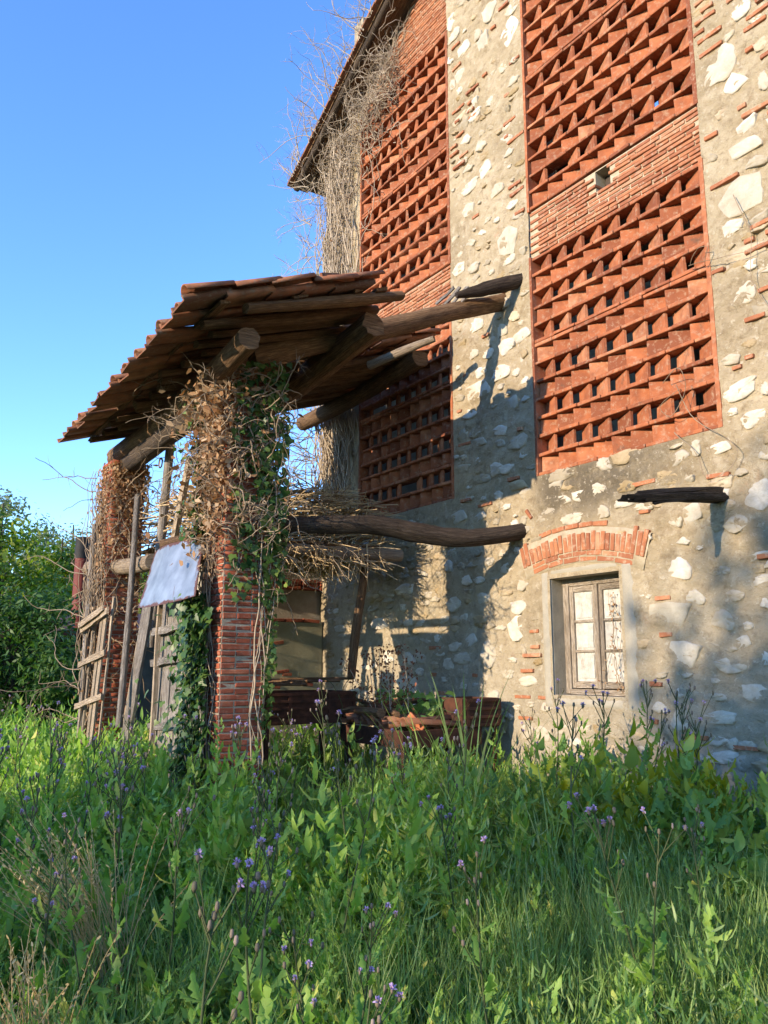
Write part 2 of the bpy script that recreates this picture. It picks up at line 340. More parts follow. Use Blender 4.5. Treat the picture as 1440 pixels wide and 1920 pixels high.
MT = dict(
 plaster=plaster(),
 tile=terracotta('terracotta_tile', (.20, .068, .034), (.40, .14, .06), (.49, .23, .12), (.40, .29, .20), .85),
 brick=terracotta('thin_brick', (.26, .10, .052), (.41, .175, .085), (.48, .26, .15), (.46, .36, .26), .9),
 pbrick=terracotta('pillar_brick', (.20, .055, .03), (.36, .10, .05), (.45, .16, .08), (.40, .28, .2), .6),
 rooftile=terracotta('roof_tile', (.13, .07, .045), (.30, .12, .06), (.38, .19, .10), (.22, .19, .14), .8),
 mortar=flatmat('mortar', (.36, .29, .19), (.52, .45, .33), 12, .95, .6, .012),
 pmortar=flatmat('dirty_mortar', (.30, .25, .18), (.44, .38, .29), 12, .95, .6, .012),
 stone=flatmat('limestone', (.42, .37, .29), (.63, .585, .49), 5, .8, .6, .015, 0, 30, .35),
 ochre=flatmat('ochre_stone', (.34, .26, .16), (.52, .43, .29), 6, .85, .7, .015, 0, 30, .5),
 greystone=flatmat('grey_stone', (.32, .28, .215), (.48, .42, .32), 6, .85, .6, .012, 0, 40, .4),
 render=flatmat('grey_render', (.30, .275, .22), (.42, .38, .30), 7, .95, .4, .01),
 dark=flatmat('painted_hole_shade', (.05, .04, .03), (.08, .06, .05), 3),  # near-black backing colour standing in for shade inside the putlog opening
 wood=woodmat('old_wood', (.10, .055, .03), (.26, .15, .075), (.42, .27, .14)),
 greywood=woodmat('grey_wood', (.12, .10, .085), (.30, .265, .23), (.46, .43, .39)),
 darkwood=woodmat('dark_timber', (.03, .022, .016), (.085, .06, .042), (.17, .13, .095)),
 palewood=woodmat('pale_wood', (.26, .19, .13), (.46, .36, .25), (.58, .48, .36)),
 winwood=woodmat('weathered_window_wood', (.20, .15, .10), (.42, .35, .27), (.58, .53, .46)),
 rust=flatmat('rusty_iron', (.035, .017, .012), (.11, .042, .023), 9, .9, .5, .004, .0),
 twig=flatmat('dry_twig', (.31, .245, .17), (.53, .445, .345), 4, .9, .3, .003),
 cane=flatmat('dry_cane', (.46, .33, .17), (.74, .58, .36), 3, .8, .3, .003),
 stem=flatmat('green_stem', (.05, .07, .02), (.10, .11, .05), 6, .8, .2),
 deadleaf=leafmat('dead_leaf', [(0, (.19, .09, .04)), (.5, (.40, .24, .12)), (1, (.60, .45, .29))], .3, .8),
 ivy=leafmat('ivy_leaf', [(0, (.025, .065, .014)), (.6, (.06, .12, .025)), (1, (.17, .23, .045))], .2, .4),
 weed=leafmat('weed_leaf', [(0, (.14, .26, .045)), (.5, (.26, .42, .075)), (.88, (.39, .54, .13)), (1, (.60, .54, .14))], .46, .5, (.20, .34, .075)),
 weed2=leafmat('broad_leaf', [(0, (.10, .21, .05)), (.6, (.20, .34, .08)), (1, (.36, .46, .10))], .42, .5),
 yleaf=leafmat('yellow_green_leaf', [(0, (.20, .28, .03)), (1, (.42, .45, .06))], .45, .55),
 grass=leafmat('grass_blade', [(0, (.15, .26, .06)), (.7, (.28, .41, .12)), (1, (.46, .52, .22))], .42, .5),
 drygrass=leafmat('dry_grass', [(0, (.50, .35, .15)), (1, (.74, .57, .29))], .35, .7),
 flower=leafmat('thistle_flower', [(0, (.36, .24, .46)), (1, (.58, .44, .64))], .2, .8),
 bud=leafmat('thistle_bud', [(0, (.10, .09, .05)), (.5, (.20, .15, .11)), (1, (.40, .30, .26))], .1, .8),
 treeleaf=leafmat('tree_leaf', [(0, (.08, .15, .02)), (.6, (.17, .25, .035)), (1, (.34, .34, .06))], .5, .5),
 palewillow=leafmat('pale_tree_leaf', [(0, (.13, .18, .07)), (1, (.28, .30, .16))], .35, .5),
 darkleaf=leafmat('dark_hedge_leaf', [(0, (.035, .09, .02)), (1, (.10, .18, .035))], .4, .5),
 vine=flatmat('brown_vine', (.20, .14, .085), (.42, .33, .235), 3, .9, .3, .003),
 bark=woodmat('bark', (.06, .045, .032), (.13, .10, .07), (.21, .17, .12), 8),
)
def zinc():
    m, t, p, _ = newmat('galvanised_sheet'); P = pos(t); uv = t.nodes.new('ShaderNodeUVMap').outputs[0]
    n = noise(t, P, 6, 5); base = ramp(t, n, [(.3, (.20, .225, .25)), (.7, (.36, .39, .42))])
    sx = N(t, 'ShaderNodeSeparateXYZ'); t.links.new(uv, sx.inputs[0])
    e = math_(t, 'MAXIMUM', math_(t, 'ABSOLUTE', math_(t, 'SUBTRACT', sx.outputs[0], .5)), math_(t, 'ABSOLUTE', math_(t, 'SUBTRACT', sx.outputs[1], .5)))
    e = math_(t, 'ADD', e, math_(t, 'MULTIPLY', math_(t, 'SUBTRACT', noise(t, P, 9, 6, .7), .5), .22))
    rust = ramp(t, e, [(.455, (0, 0, 0)), (.475, (1, 1, 1))])
    mp = N(t, 'ShaderNodeMapping'); mp.inputs['Scale'].default_value = (14, .7, 1); t.links.new(uv, mp.inputs[0])
    n2 = ramp(t, noise(t, mp.outputs[0], 2, 4), [(.64, (0, 0, 0)), (.7, (1, 1, 1))])
    base = mix(t, math_(t, 'MAXIMUM', rust, math_(t, 'MULTIPLY', n2, .7)), base, (.17, .065, .03))
    t.links.new(base, p.inputs['Base Color']); p.inputs['Roughness'].default_value = .5; p.inputs['Metallic'].default_value = .7
    bump(t, p, noise(t, P, 30, 4), .2, .004); return m
MT['zinc'] = zinc()
def oldpaint():
    m, t, p, _ = newmat('flaking_white_paint'); P = pos(t)
    n = noise(t, P, 14, 6, .7); base = ramp(t, n, [(.25, (.26, .245, .205)), (.6, (.47, .455, .41))])
    mp = N(t, 'ShaderNodeMapping'); mp.inputs['Scale'].default_value = (60, 60, 5); t.links.new(P, mp.inputs[0])
    n2 = noise(t, mp.outputs[0], 1, 5, .7); base = mix(t, ramp(t, n2, [(.58, (0, 0, 0)), (.66, (.8,)*3)]), base, (.22, .16, .11))
    t.links.new(base, p.inputs['Base Color']); p.inputs['Roughness'].default_value = .7
    bump(t, p, n2, .4, .003); return m
MT['paint'] = oldpaint()

def bevel_variants(name, size, mat, count, j, bev, seed=0):
    out = []
    for k in range(count):
        bm = bmesh.new(); bmesh.ops.create_cube(bm, size=1)
        for v in bm.verts: v.co = Vector((v.co.x*size[0], v.co.y*size[1], v.co.z*size[2])) + Vector(RNG.uniform(-j, j, 3))
        bmesh.ops.bevel(bm, geom=list(bm.edges)+list(bm.verts), offset=bev, segments=1, affect='EDGES', profile=.5)
        for v in bm.verts: v.co += Vector(RNG.normal(0, j*.25, 3))
        me = bpy.data.meshes.new(name); bm.to_mesh(me); bm.free(); me.materials.append(mat); out.append(me)
    return out
def piece(name, me, parent, loc, rot=None, scale=None):
    o = bpy.data.objects.new(name, me); put(o, parent, loc)
    if rot is not None: o.rotation_euler = rot
    if scale is not None: o.scale = scale
    return o
def join_pieces(mb, me, loc, rot=(0, 0, 0), scale=(1, 1, 1)):
    V = np.empty(len(me.vertices)*3, np.float32); me.vertices.foreach_get('co', V); V = V.reshape(-1, 3)*np.array(scale)
    R = np.array(Matrix.Rotation(rot[2], 3, 'Z') @ Matrix.Rotation(rot[1], 3, 'Y') @ Matrix.Rotation(rot[0], 3, 'X'))
    V = V@R.T+np.array(loc)
    q = [tuple(p.vertices) for p in me.polygons if len(p.vertices) == 4]; t = [tuple(p.vertices) for p in me.polygons if len(p.vertices) == 3]
    mb.add(V, q, t)
def ground_z(x, y):
    x = np.asarray(x, float); y = np.asarray(y, float)
    r = np.clip((y+6.5)/6.0, 0, 1); r = r*r*(3-2*r)
    far = np.clip((-x-8)/10, 0, 1)
    return .36*r*(1-far*.6) + .10*(fbm(x, y, .5, 3, 3)-.5)
# ================================================================ SETTING: ground
xs = np.concatenate([np.linspace(-400, -30, 14), np.linspace(-28, 10, 96), np.linspace(14, 400, 14)])
ys = np.concatenate([np.linspace(-400, -30, 14), np.linspace(-28, 14, 106), np.linspace(18, 400, 14)])
X, Y = np.meshgrid(xs, ys, indexing='ij'); Z = ground_z(X, Y)
ii = np.arange(X.size).reshape(X.shape)
q = np.stack([ii[:-1, :-1], ii[1:, :-1], ii[1:, 1:], ii[:-1, 1:]], -1).reshape(-1, 4)
soil = flatmat('soil_and_turf', (.06, .07, .03), (.13, .125, .06), 3, .95, .6, .03)
ground = put(bpy.data.objects.new('ground', mesh_np('ground', np.stack([X, Y, Z], -1), [q], soil, smooth=True)))
tag(ground, 'rough grassy ground sloping gently up to the barn', 'ground', kind='structure')

# ================================================================ BARN
XL, XR, YB = -10.25, 1.5, 9.0
def ztop(x): return 9.27+.537*np.minimum(x-XL, XR-x)
barn = thing('brick_barn', (-5, 0, 0), 'tall old stone barn with orange perforated brick screens', 'barn')
HOLES = [(-5.87, -3.79, 3.455, 9.49), (-9.25, -7.21, 3.46, 20), (-5.75, -4.90, 1.33, 2.42)]
def lines(a, b, step, extra):
    L = list(np.arange(a, b, step))+[b]
    L = [v for v in L if all(abs(v-e) > step*.45 for e in extra)]+[e for e in extra if a <= e <= b]
    return np.array(sorted(set(L)))
gx = np.unique(np.concatenate([lines(XL, -2.4, .03, [h[0] for h in HOLES]+[h[1] for h in HOLES]), np.arange(-2.2, XR+.01, .2)]))
gz = np.unique(np.concatenate([lines(-.3, 10.2, .03, [h[2] for h in HOLES]+[h[3] for h in HOLES if h[3] < 15]), np.arange(10.3, 12.7, .15)]))
X, Zg = np.meshgrid(gx, gz, indexing='ij'); Z = np.minimum(Zg, ztop(X))
d1, d2 = worley(X*1.0+.05*fbm(X, Z, 4, 40), Z*1.5, 4.6, 21); rub = np.clip((d2-d1)*2.2, 0, 1)
rmask = np.clip((fbm(X, Z, .9, 50)-.36)*5, 0, 1)
disp = -.024*(fbm(X, Z, 1.2, 5)-.5) - .022*(fbm(X, Z, 6, 9)-.5) - .016*(rub-.6)*rmask - .014*(fbm(X, Z, 15, 31, 2)-.5)
edge = np.zeros_like(X, bool)
for h in HOLES:
    near = (X > h[0]-.04) & (X < h[1]+.04) & (Z > h[2]-.04) & (Z < h[3]+.04); disp[near] *= .35
WX, WZ, WD = X, Z, disp; ii = np.arange(X.size).reshape(X.shape)
cx = (X[:-1, :-1]+X[1:, 1:])/2; cz = (Zg[:-1, :-1]+Zg[1:, 1:])/2
keep = (Z[:-1, 1:]-Z[:-1, :-1] + Z[1:, 1:]-Z[1:, :-1]) > 1e-4
for h in HOLES: keep &= ~((cx > h[0]) & (cx < h[1]) & (cz > h[2]) & (cz < h[3]))
WQ = np.stack([ii[:-1, :-1], ii[1:, :-1], ii[1:, 1:], ii[:-1, 1:]], -1)[keep]
wall = put(bpy.data.objects.new('wall', bpy.data.meshes.new('wall_tmp')), barn, (-5, 0, 0))
def finish_wall():
    """raked joints: the plaster lies back round every stone and brick let into it"""
    for (x, z, w_, h_) in occ:
        i0, i1 = np.searchsorted(gx, (x-w_*.5-.07, x+w_*.5+.07)); j0, j1 = np.searchsorted(gz, (z-h_*.5-.07, z+h_*.5+.07))
        if i1 <= i0 or j1 <= j0: continue
        sx, sz = WX[i0:i1, j0:j1], WZ[i0:i1, j0:j1]
        d = np.maximum(np.abs(sx-x)-w_*.5, np.abs(sz-z)-h_*.5)+.018*(vnoise(sx, sz, 25, 3)-.5)
        WD[i0:i1, j0:j1] += .011*np.exp(-((d-.003)/.018)**2)
    me = mesh_np('wall', np.stack([WX, WD, WZ], -1)-np.array([-5, 0, 0]), [WQ], MT['plaster'], smooth=True); wall.data = me
wall['label'] = 'plastered rubble gable wall'
# reveals, end walls, back wall, floor: the body behind the face
mb = MB()
for (a, b, c, d) in HOLES:
    d = min(d, 11.2); yf = .025
    for (x0, x1) in ((a-.25, a), (b, b+.25)): mb.box(x0, x1, yf, .45, c-.2, d)
    mb.box(a, b, yf, .45, c-.25, c)
mb.box(-5.87, -3.79, .2, .45, 9.49, 9.8); mb.box(-5.75, -4.90, .04, .45, 2.42, 2.6)
mb.box(XL+.02, -9.5, .03, .45, -.3, 9.3); mb.box(XL+.02, XL+.45, .45, YB, -.3, 9.2)
mb.box(XR-.45, XR, .03, YB, -.3, 9.2)
for x0, x1 in ((-6.96, -6.12), (-3.54, XR-.45)): mb.box(x0, x1, .05, .45, -.3, 10.0)
mb.box(-9.5, -6.0, .06, .45, -.3, 3.2); mb.box(-4.65, -3.5, .06, .45, -.3, 3.2); mb.box(-6.0, -4.65, .06, .45, 2.62, 3.2); mb.box(-6.0, -4.65, .06, .45, -.3, 1.05)
mb.box(XL+.45, XR-.45, YB-.4, YB, -.3, 5.2); mb.box(XL+.45, -8.6, YB-.4, YB, 5.2, 10); mb.box(-6.8, -4.6, YB-.4, YB, 5.2, 12); mb.box(-2.8, XR-.45, YB-.4, YB, 5.2, 10)
mb.box(XL+.45, XR-.45, .45, YB-.4, 3.0, 3.2)
mb.build('wall_body', MT['greystone'], barn)

# ---- stones let into the face
STV = []
for k in range(14):
    n = random.choice((4, 5, 5, 6, 7)); a = np.arange(n)*2*math.pi/n+RNG.normal(0, .22, n)+k; r = RNG.uniform(.70, 1.2, n)
    o = np.stack([np.cos(a)*r, np.sin(a)*r], 1); o2 = []
    for i in range(n):
        for f in (0, .28, .55, .8): o2.append(o[i]*(1-f)+o[(i+1) % n]*f+RNG.normal(0, .035, 2)*(f > 0)-o[i]*.06*(f == 0))
    o = np.array(o2); n = len(o); o = o-(o.max(0)+o.min(0))/2; o = o/np.abs(o).max(0)*.5
    V = []; 
    for s_, yv in ((1.0, .5), (1.0, -.30), (.965, -.45), (.5, -.5)):
        for i in range(n): V.append((o[i, 0]*s_, yv+(RNG.normal(0, .07) if yv < 0 else 0), o[i, 1]*s_))
    V = [(x_, y_+.35*(ta*x_+tb*z_)*(y_ < 0), z_) for (ta, tb) in [RNG.normal(0, .6, 2)] for (x_, y_, z_) in V]; V.append((0, -.5+RNG.normal(0, .06), 0))
    q = [(r_*n+i, r_*n+(i+1) % n, (r_+1)*n+(i+1) % n, (r_+1)*n+i) for r_ in range(3) for i in range(n)]
    t = [(3*n+i, 3*n+(i+1) % n, 4*n) for i in range(n)]
    STV.append([mesh_np('stone', V, [np.array(q), np.array(t)], MT['stone']), mesh_np('stone', V, [np.array(q), np.array(t)], MT['greystone']), mesh_np('stone', V, [np.array(q), np.array(t)], MT['ochre'])])
STONES = [(-3.54,2.86,0.21,0.23),(-3.74,2.67,0.2,0.14),(-5.43,2.96,0.28,0.11),(-5.05,2.97,0.14,0.13),(-4.28,2.8,0.14,0.17),(-4.12,2.81,0.19,0.18),(-4.22,2.6,0.14,0.07),(-4.27,2.38,0.23,0.18),(-4.4,2.0,0.42,0.22),(-4.28,1.68,0.3,0.22),(-3.88,1.6,0.27,0.12),(-3.79,2.12,0.15,0.1),(-3.91,1.95,0.21,0.15),(-3.7,1.89,0.08,0.07),(-4.52,1.52,0.14,0.05),(-4.26,1.52,0.09,0.04),(-4.01,1.48,0.07,0.05),(-3.68,1.4,0.22,0.13),(-3.99,1.36,0.12,0.06),(-4.34,1.39,0.08,0.08),(-4.36,1.17,0.17,0.16),(-4.0,1.21,0.28,0.1),(-6.18,2.17,0.23,0.14),(-6.23,1.97,0.25,0.26),(-6.68,1.72,0.22,0.29),(-6.14,0.98,0.17,0.15),(-5.94,0.97,0.24,0.13),(-4.14,2.14,0.18,0.11),(-3.55,2.06,0.09,0.1),(-6.34,3.22,0.12,0.06),(-6.09,1.45,0.23,0.1),(-6.63,1.29,0.19,0.12),(-3.58,1.65,0.08,0.11),(-6.2,4.3,0.16,0.18),(-6.15,3.87,0.28,0.15),(-6.31,3.62,0.2,0.1),(-6.13,3.54,0.3,0.1),(-3.61,3.71,0.3,0.15),(-3.41,3.66,0.07,0.1),(-3.82,3.29,0.2,0.1),(-4.04,3.34,0.1,0.14),(-4.22,3.4,0.16,0.08),(-4.11,3.09,0.09,0.05),(-6.03,5.0,0.36,0.14),(-6.26,4.96,0.23,0.17),(-3.51,4.47,0.19,0.17),(-3.52,3.46,0.2,0.13),(-5.96,5.92,0.11,0.08),(-3.69,3.55,0.09,0.06),(-6.06,8.65,0.3,0.3),(-6.01,8.92,0.24,0.16),(-6.21,6.15,0.32,0.32),(-3.56,6.52,0.32,0.31),(-3.42,6.29,0.22,0.19),(-3.47,5.29,0.39,0.31),(-3.4,5.68,0.31,0.14),(-3.31,5.51,0.2,0.09),(-3.56,5.06,0.18,0.14),(-3.32,6.89,0.19,0.15),(-3.38,6.8,0.19,0.13),(-3.19,6.15,0.09,0.16),(-6.19,8.28,0.12,0.14),(-3.36,5.85,0.19,0.09),(-6.04,8.02,0.21,0.14),(-6.14,7.19,0.18,0.11),(-7.09,9.53,0.19,0.22),(-7.07,9.31,0.27,0.13),(-6.89,9.0,0.26,0.18),(-6.5,8.78,0.2,0.28),(-6.2,8.28,0.19,0.17),(-6.39,9.15,0.24,0.23),(-6.14,8.94,0.29,0.25),(-5.99,8.63,0.28,0.24),(-7.14,9.02,0.15,0.13),(-6.54,7.19,0.23,0.19),(-6.82,7.12,0.31,0.15),(-6.35,6.84,0.22,0.14),(-6.6,7.54,0.17,0.15),(-6.24,7.22,0.22,0.16),(-6.86,6.84,0.21,0.15),(-6.84,6.44,0.24,0.14),(-6.22,6.2,0.34,0.29),(-7.06,6.18,0.22,0.14),(-6.78,6.08,0.2,0.12),(-6.96,8.69,0.18,0.16),(-6.44,8.0,0.13,0.1),(-6.87,7.78,0.21,0.15),(-6.62,9.01,0.14,0.15),(-7.11,8.65,0.11,0.13),(-6.11,6.54,0.18,0.11),(-6.85,7.38,0.21,0.1),(-7.05,6.12,0.22,0.21),(-6.77,6.07,0.27,0.1),(-6.3,5.46,0.19,0.14),(-6.76,5.38,0.24,0.16),(-6.34,5.17,0.16,0.15),(-6.29,4.96,0.3,0.17),(-6.03,4.97,0.28,0.15),(-6.38,4.7,0.3,0.17),(-6.76,4.6,0.44,0.22),(-6.75,4.01,0.26,0.1),(-7.02,3.76,0.21,0.1),(-6.48,3.65,0.19,0.15),(-6.41,4.06,0.22,0.11),(-7.13,3.23,0.27,0.15),(-6.35,3.22,0.1,0.05),(-6.88,4.37,0.27,0.12),(-6.8,2.5,0.16,0.08),(-7.25,2.27,0.24,0.17),(-7.33,2.7,0.14,0.13),(-6.96,1.86,0.19,0.14),(-7.1,1.68,0.3,0.12),(-7.07,2.1,0.13,0.08),(-7.23,1.8,0.2,0.1),(-7.54,1.9,0.11,0.09),(-7.9,1.53,0.15,0.09),(-8.09,1.38,0.55,0.2),(-8.13,1.69,0.28,0.13),(-7.86,1.68,0.23,0.11),(-7.89,2.08,0.19,0.07),(-7.78,1.9,0.22,0.09),(-8.75,2.12,0.35,0.14),(-8.54,1.71,0.25,0.14),(-8.98,1.62,0.36,0.14),(-8.67,1.46,0.3,0.09),(-7.35,1.62,0.17,0.13),(-6.74,2.3,0.19,0.12)]
def in_hole(x, z, m=.02): return any(h[0]-m < x < h[1]+m and h[2]-m < z < h[3]+m for h in HOLES)
occ = []
def put_stone(x, z, w_, h_, mat=0, proud=None):
    w_ = max(w_, .05); h_ = max(h_, .04); proud = proud or random.uniform(.004, .013)
    for (a, b, c, d) in HOLES:
        if x < a and x+w_*.5 > a-.015 and c < z < d: w_ = max(.05, (a-.02-x)*2)
        if x > b and x-w_*.5 < b+.015 and c < z < d: w_ = max(.05, (x-b-.02)*2)
        if z < c and z+h_*.5 > c-.03 and a < x < b: h_ = max(.04, (c-.04-z)*2)
    piece('stone', random.choice(STV)[mat], wall, (x, .035-proud+.0, z), (random.uniform(-.05, .05), random.uniform(-.25, .25), random.uniform(-.04, .04)), (w_, .07, h_)); occ.append((x, z, w_, h_))
for (x, z, w_, h_) in STONES:
    if in_hole(x, z) or any(abs(x-a) < .4*(w_+c) and abs(z-b) < .4*(h_+d) for a, b, c, d in occ): continue
    put_stone(x, z, w_*1.02, h_*1.05)
def free(x, z, w_, h_): return not in_hole(x, z, .03) and not (in_hole(x-w_*.5, z, .012) or in_hole(x+w_*.5, z, .012)) and not any(abs(x-a) < .5*(w_+c)+.02 and abs(z-b) < .5*(h_+d)+.015 for a, b, c, d in occ)
tries = 0; cnt = 0
while cnt < 165 and tries < 4000:
    tries += 1; x = random.choice((random.uniform(-7.15, -5.95), random.uniform(-7.15, -5.95), random.uniform(-3.72, -2.6), random.uniform(-8.9, -3.0))); z = random.uniform(.9, 9.6) if (x > -3.75 or -7.2 < x < -5.9) else random.uniform(.9, 3.3)
    w_ = random.uniform(.06, .17); h_ = w_*random.uniform(.45, .8)
    if free(x, z, w_, h_): put_stone(x, z, w_, h_, random.choice((0, 0, 1, 2, 2)), random.uniform(.001, .008)); cnt += 1

# ---- packed rubble between them, half drowned in plaster: one mass of small stones
rb = MB(); zz0 = .9; rocc = []
SM = [[(np.array([v.co[:] for v in me_[0].vertices]), [tuple(p.vertices) for p in me_[0].polygons if len(p.vertices) == 4], [tuple(p.vertices) for p in me_[0].polygons if len(p.vertices) == 3])] for me_ in STV]
while zz0 < 10.0:
    rowh = random.uniform(.08, .16); x = -10.1
    while x < -2.5:
        w_ = rowh*random.uniform(1.0, 2.8); xc = x+w_/2; zc = zz0+random.uniform(-.02, .02); x += w_*random.uniform(.75, 1.0)
        dens = .5+1.1*(float(fbm(xc, zc, .8, 61, 3))-.3)+(.2 if zc < 2.2 else 0)
        if random.random() > dens or not free(xc, zc, w_*.8, rowh*.8) or (xc < -7.1 and zc > 3.3) or (-5.95 < xc < -4.66 and 1.1 < zc < 3.0): continue
        V, q_, t_ = random.choice(SM)[0]; a = random.gauss(0, .12); V = V*np.array([w_*.93, .07, rowh*random.uniform(.75, .95)])
        V = np.stack([V[:, 0]*math.cos(a)-V[:, 2]*math.sin(a), V[:, 1], V[:, 0]*math.sin(a)+V[:, 2]*math.cos(a)], 1)+np.array([xc, .035-random.uniform(-.008, .008), zc])
        rb.m = random.choice((0, 0, 1, 1, 1, 2, 2)); rb.add(V, q_, t_); rocc.append((xc, zc, w_*.85, rowh*.8))
    zz0 += rowh
tag(rb.build('rubble_stones', [MT['stone'], MT['ochre'], MT['greystone']], wall), kind='stuff')
# ---- thin bricks
BR = bevel_variants('brick', (.26, .12, .036), MT['brick'], 5, .003, .005)
brick_count = [0]
def wall_brick(x, z, L=.26, tilt=0, proud=.016, parent=wall, hz=1.0):
    occ.append((x, z, L, .045)); brick_count[0] += 1
    return piece('brick', random.choice(BR), parent, (x, .06-proud, z), (random.uniform(-.03, .03), tilt, random.uniform(-.02, .02)), (L/.26, 1, hz*random.uniform(.9, 1.1)))
def courses(x0, x1, z0, z1, prob, step=.05, proud=(.004, .016)):
    z = z0
    while z < z1:
        x = x0+random.uniform(0, .12)
        while x < x1:
            L = random.choice((.08, .12, .17, .22, .26))*random.uniform(.85, 1.05)
            if random.random() < prob*(.55+.9*float(vnoise(x, z, 2.2, 77))) and free(x+L/2, z, L, .03): wall_brick(x+L/2, z, L, random.uniform(-.03, .03), random.uniform(*proud))
            x += L+.015
        z += step
courses(-6.3, -5.82, 1.05, 1.75, .75); courses(-6.25, -5.95, 1.78, 2.05, .4)
courses(-4.66, -4.42, 1.05, 1.85, .5); courses(-4.7, -3.2, 1.0, 3.3, .055)
courses(-3.775, -2.9, 4.75, 7.6, .85, .046, (.006, .018)); courses(-3.74, -3.0, 3.5, 4.7, .16)
courses(-7.18, -6.8, 7.4, 9.4, .45); courses(-6.25, -5.9, 6.4, 8.9, .42); courses(-6.8, -6.2, 7.9, 9.6, .12); courses(-7.15, -5.95, 3.3, 7.8, .075)
courses(-8.6, -6.4, 1.0, 1.9, .14)
# ---- relieving arch over the window: a soldier course over two stretcher courses
AC, AZ, AR = -5.34, .285, 2.27
am = MB(); ang = np.radians(np.linspace(-18.5, 18.5, 40)); V_ = []
for r_, yy in ((AR-.03, .02), (AR-.02, -.012), (AR+.30, -.012), (AR+.31, .02)):
    for a in ang: V_.append((AC+r_*math.sin(a), yy, AZ+r_*math.cos(a)-.07*math.sin(a)))
am.add(V_, [(k*40+i, k*40+i+1, (k+1)*40+i+1, (k+1)*40+i) for k in range(3) for i in range(39)]); am.build('arch_mortar', MT['mortar'], wall)
for k in range(27):
    a = math.radians(-17.6+35.2*k/26); hgt = random.uniform(.14, .19)+(.07 if k in (0, 1, 24, 25, 26) else 0)
    r = AR+hgt/2+.09
    b = piece('brick', random.choice(BR), wall, (AC+r*math.sin(a), .05-random.uniform(.008, .018), AZ+r*math.cos(a)+.07*(-math.sin(a))), (0, a+math.pi/2+random.uniform(-.04, .04), 0), (hgt/.26, 1, random.uniform(1.25, 1.45))); brick_count[0] += 1
for row, rr, n in ((0, AR+.065, 7), (1, AR+.012, 6), (2, AR+.33, 8)):
    for k in range(n):
        if row == 2 and k in (0, 6, 7): continue
        a = math.radians(-15.5+31*(k+.5)/n); L = 2*rr*math.sin(math.radians(15.5/n))*.93
        piece('brick', random.choice(BR), wall, (AC+rr*math.sin(a), .052-random.uniform(.004, .012), AZ+rr*math.cos(a)+.07*(-math.sin(a))), (0, a, 0), (L/.26*1.02, 1, 1.3)); brick_count[0] += 1

occ += rocc; finish_wall()
# ---- perforated brick screens: rows of tiles set askew, alternately left and right, between flat tile ledges
TL = bevel_variants('grille_tile', (.243, .034, .152), MT['tile'], 8, .0045, .005)
LG = bevel_variants('ledge_tile', (.29, .15, .034), MT['tile'], 5, .003, .005)
def row_levels(z0, n, pitch): return [z0+i*pitch for i in range(n)]
def screen(name, x0, x1, rows, tiles_single, ledges_single, jz):
    """rows: (z of tile foot, height, kind)"""
    g = put(bpy.data.objects.new(name, None), barn, (x0, 0, jz[0]))
    for a, b in ((x0-.010, x0+.022), (x1-.03, x1+.010)):
        S = MB(); S.box(a, b, -.006, .16, jz[0], jz[1], .001); S.build('jamb', MT['tile'], g)
    ft = MB(); fl = MB(); beta = math.radians(26)
    n = 9; P = (x1-x0-.06)/n; dep = .243*math.sin(beta)/2
    for z, h, kind in rows:
        if z is None: continue
        for k in range(n):
            if random.random() < .006: continue
            xx = x0+.035+P*(k+.5)+random.uniform(-.008, .008); b = beta+random.gauss(0, .05)
            rot = (random.gauss(0, .012), random.gauss(0, .012), b if kind == 'A' else -b)
            # kind A: right end outermost; kind B: left end outermost
            loc = (xx, .025+dep+.015, z+h/2); sc = (random.uniform(.97, 1.02), 1, (h-.002)/.152)
            rot = (rot[0], rot[1], -b if kind == 'A' else b)
            if tiles_single(z, xx): piece('grille_tile', random.choice(TL), g, loc, rot, sc)
            else: join_pieces(ft, random.choice(TL), loc, rot, sc)
        L = .283; x = x0+.005-random.uniform(0, .2)
        for dbl in ((0, 1) if kind.endswith('d') else (0,)): pass
    for z in ledge_levels[name]:
        x = x0+.02
        while x < x1-.06:
            L = min(random.uniform(.24, .3), x1-.03-x)
            if L < .05: break
            loc = (x+L/2, .078+random.uniform(-.004, .006), z+.017); sc = (L/.29*.985, 1, 1); rot = (random.gauss(0, .01), random.gauss(0, .006), random.gauss(0, .012))
            if ledges_single(z): piece('ledge_tile', random.choice(LG), g, loc, rot, sc)
            else: join_pieces(fl, random.choice(LG), loc, rot, sc)
            x += L
    if ft.n: tag(ft.build('far_grille_tiles', MT['tile'], g), kind='stuff')
    if fl.n: tag(fl.build('far_ledge_tiles', MT['tile'], g), kind='stuff')
    return g
ledge_levels = {}
def layout(segs):
    """segs: list of (z0, [kinds], pitch, double ledge on top)"""
    rows = []; led = []
    for z0, kinds, pitch, dbl in segs:
        for i, k in enumerate(kinds):
            z = z0+i*pitch; led.append(z); rows.append((z+.034, pitch-.034, k))
        led.append(z0+len(kinds)*pitch)
    return rows, led
lowseg = lambda z: [(z, list('BABABAB'), (4.805-z)/7, 1), (4.846, list('ABABA'), .1815, 0)]
rl = layout(lowseg(3.455))
upseg = lambda z: [(z, list('BABABABA'), (7.86-z)/8, 1), (7.90, list('BABABABA'), .194, 0)]
ru = layout(upseg(6.335))
for nm in ('screen_low_right', 'screen_low_left'): ledge_levels[nm] = rl[1]
for nm in ('screen_up_right', 'screen_up_left'): ledge_levels[nm] = ru[1]
scr = []
scr.append(screen('screen_low_right', -5.87, -3.79, rl[0], lambda z, x: True, lambda z: True, (3.455, 5.80)))
scr.append(screen('screen_up_right', -5.87, -3.79, ru[0], lambda z, x: z < 8.6, lambda z: z < 8.6, (6.32, 9.49)))
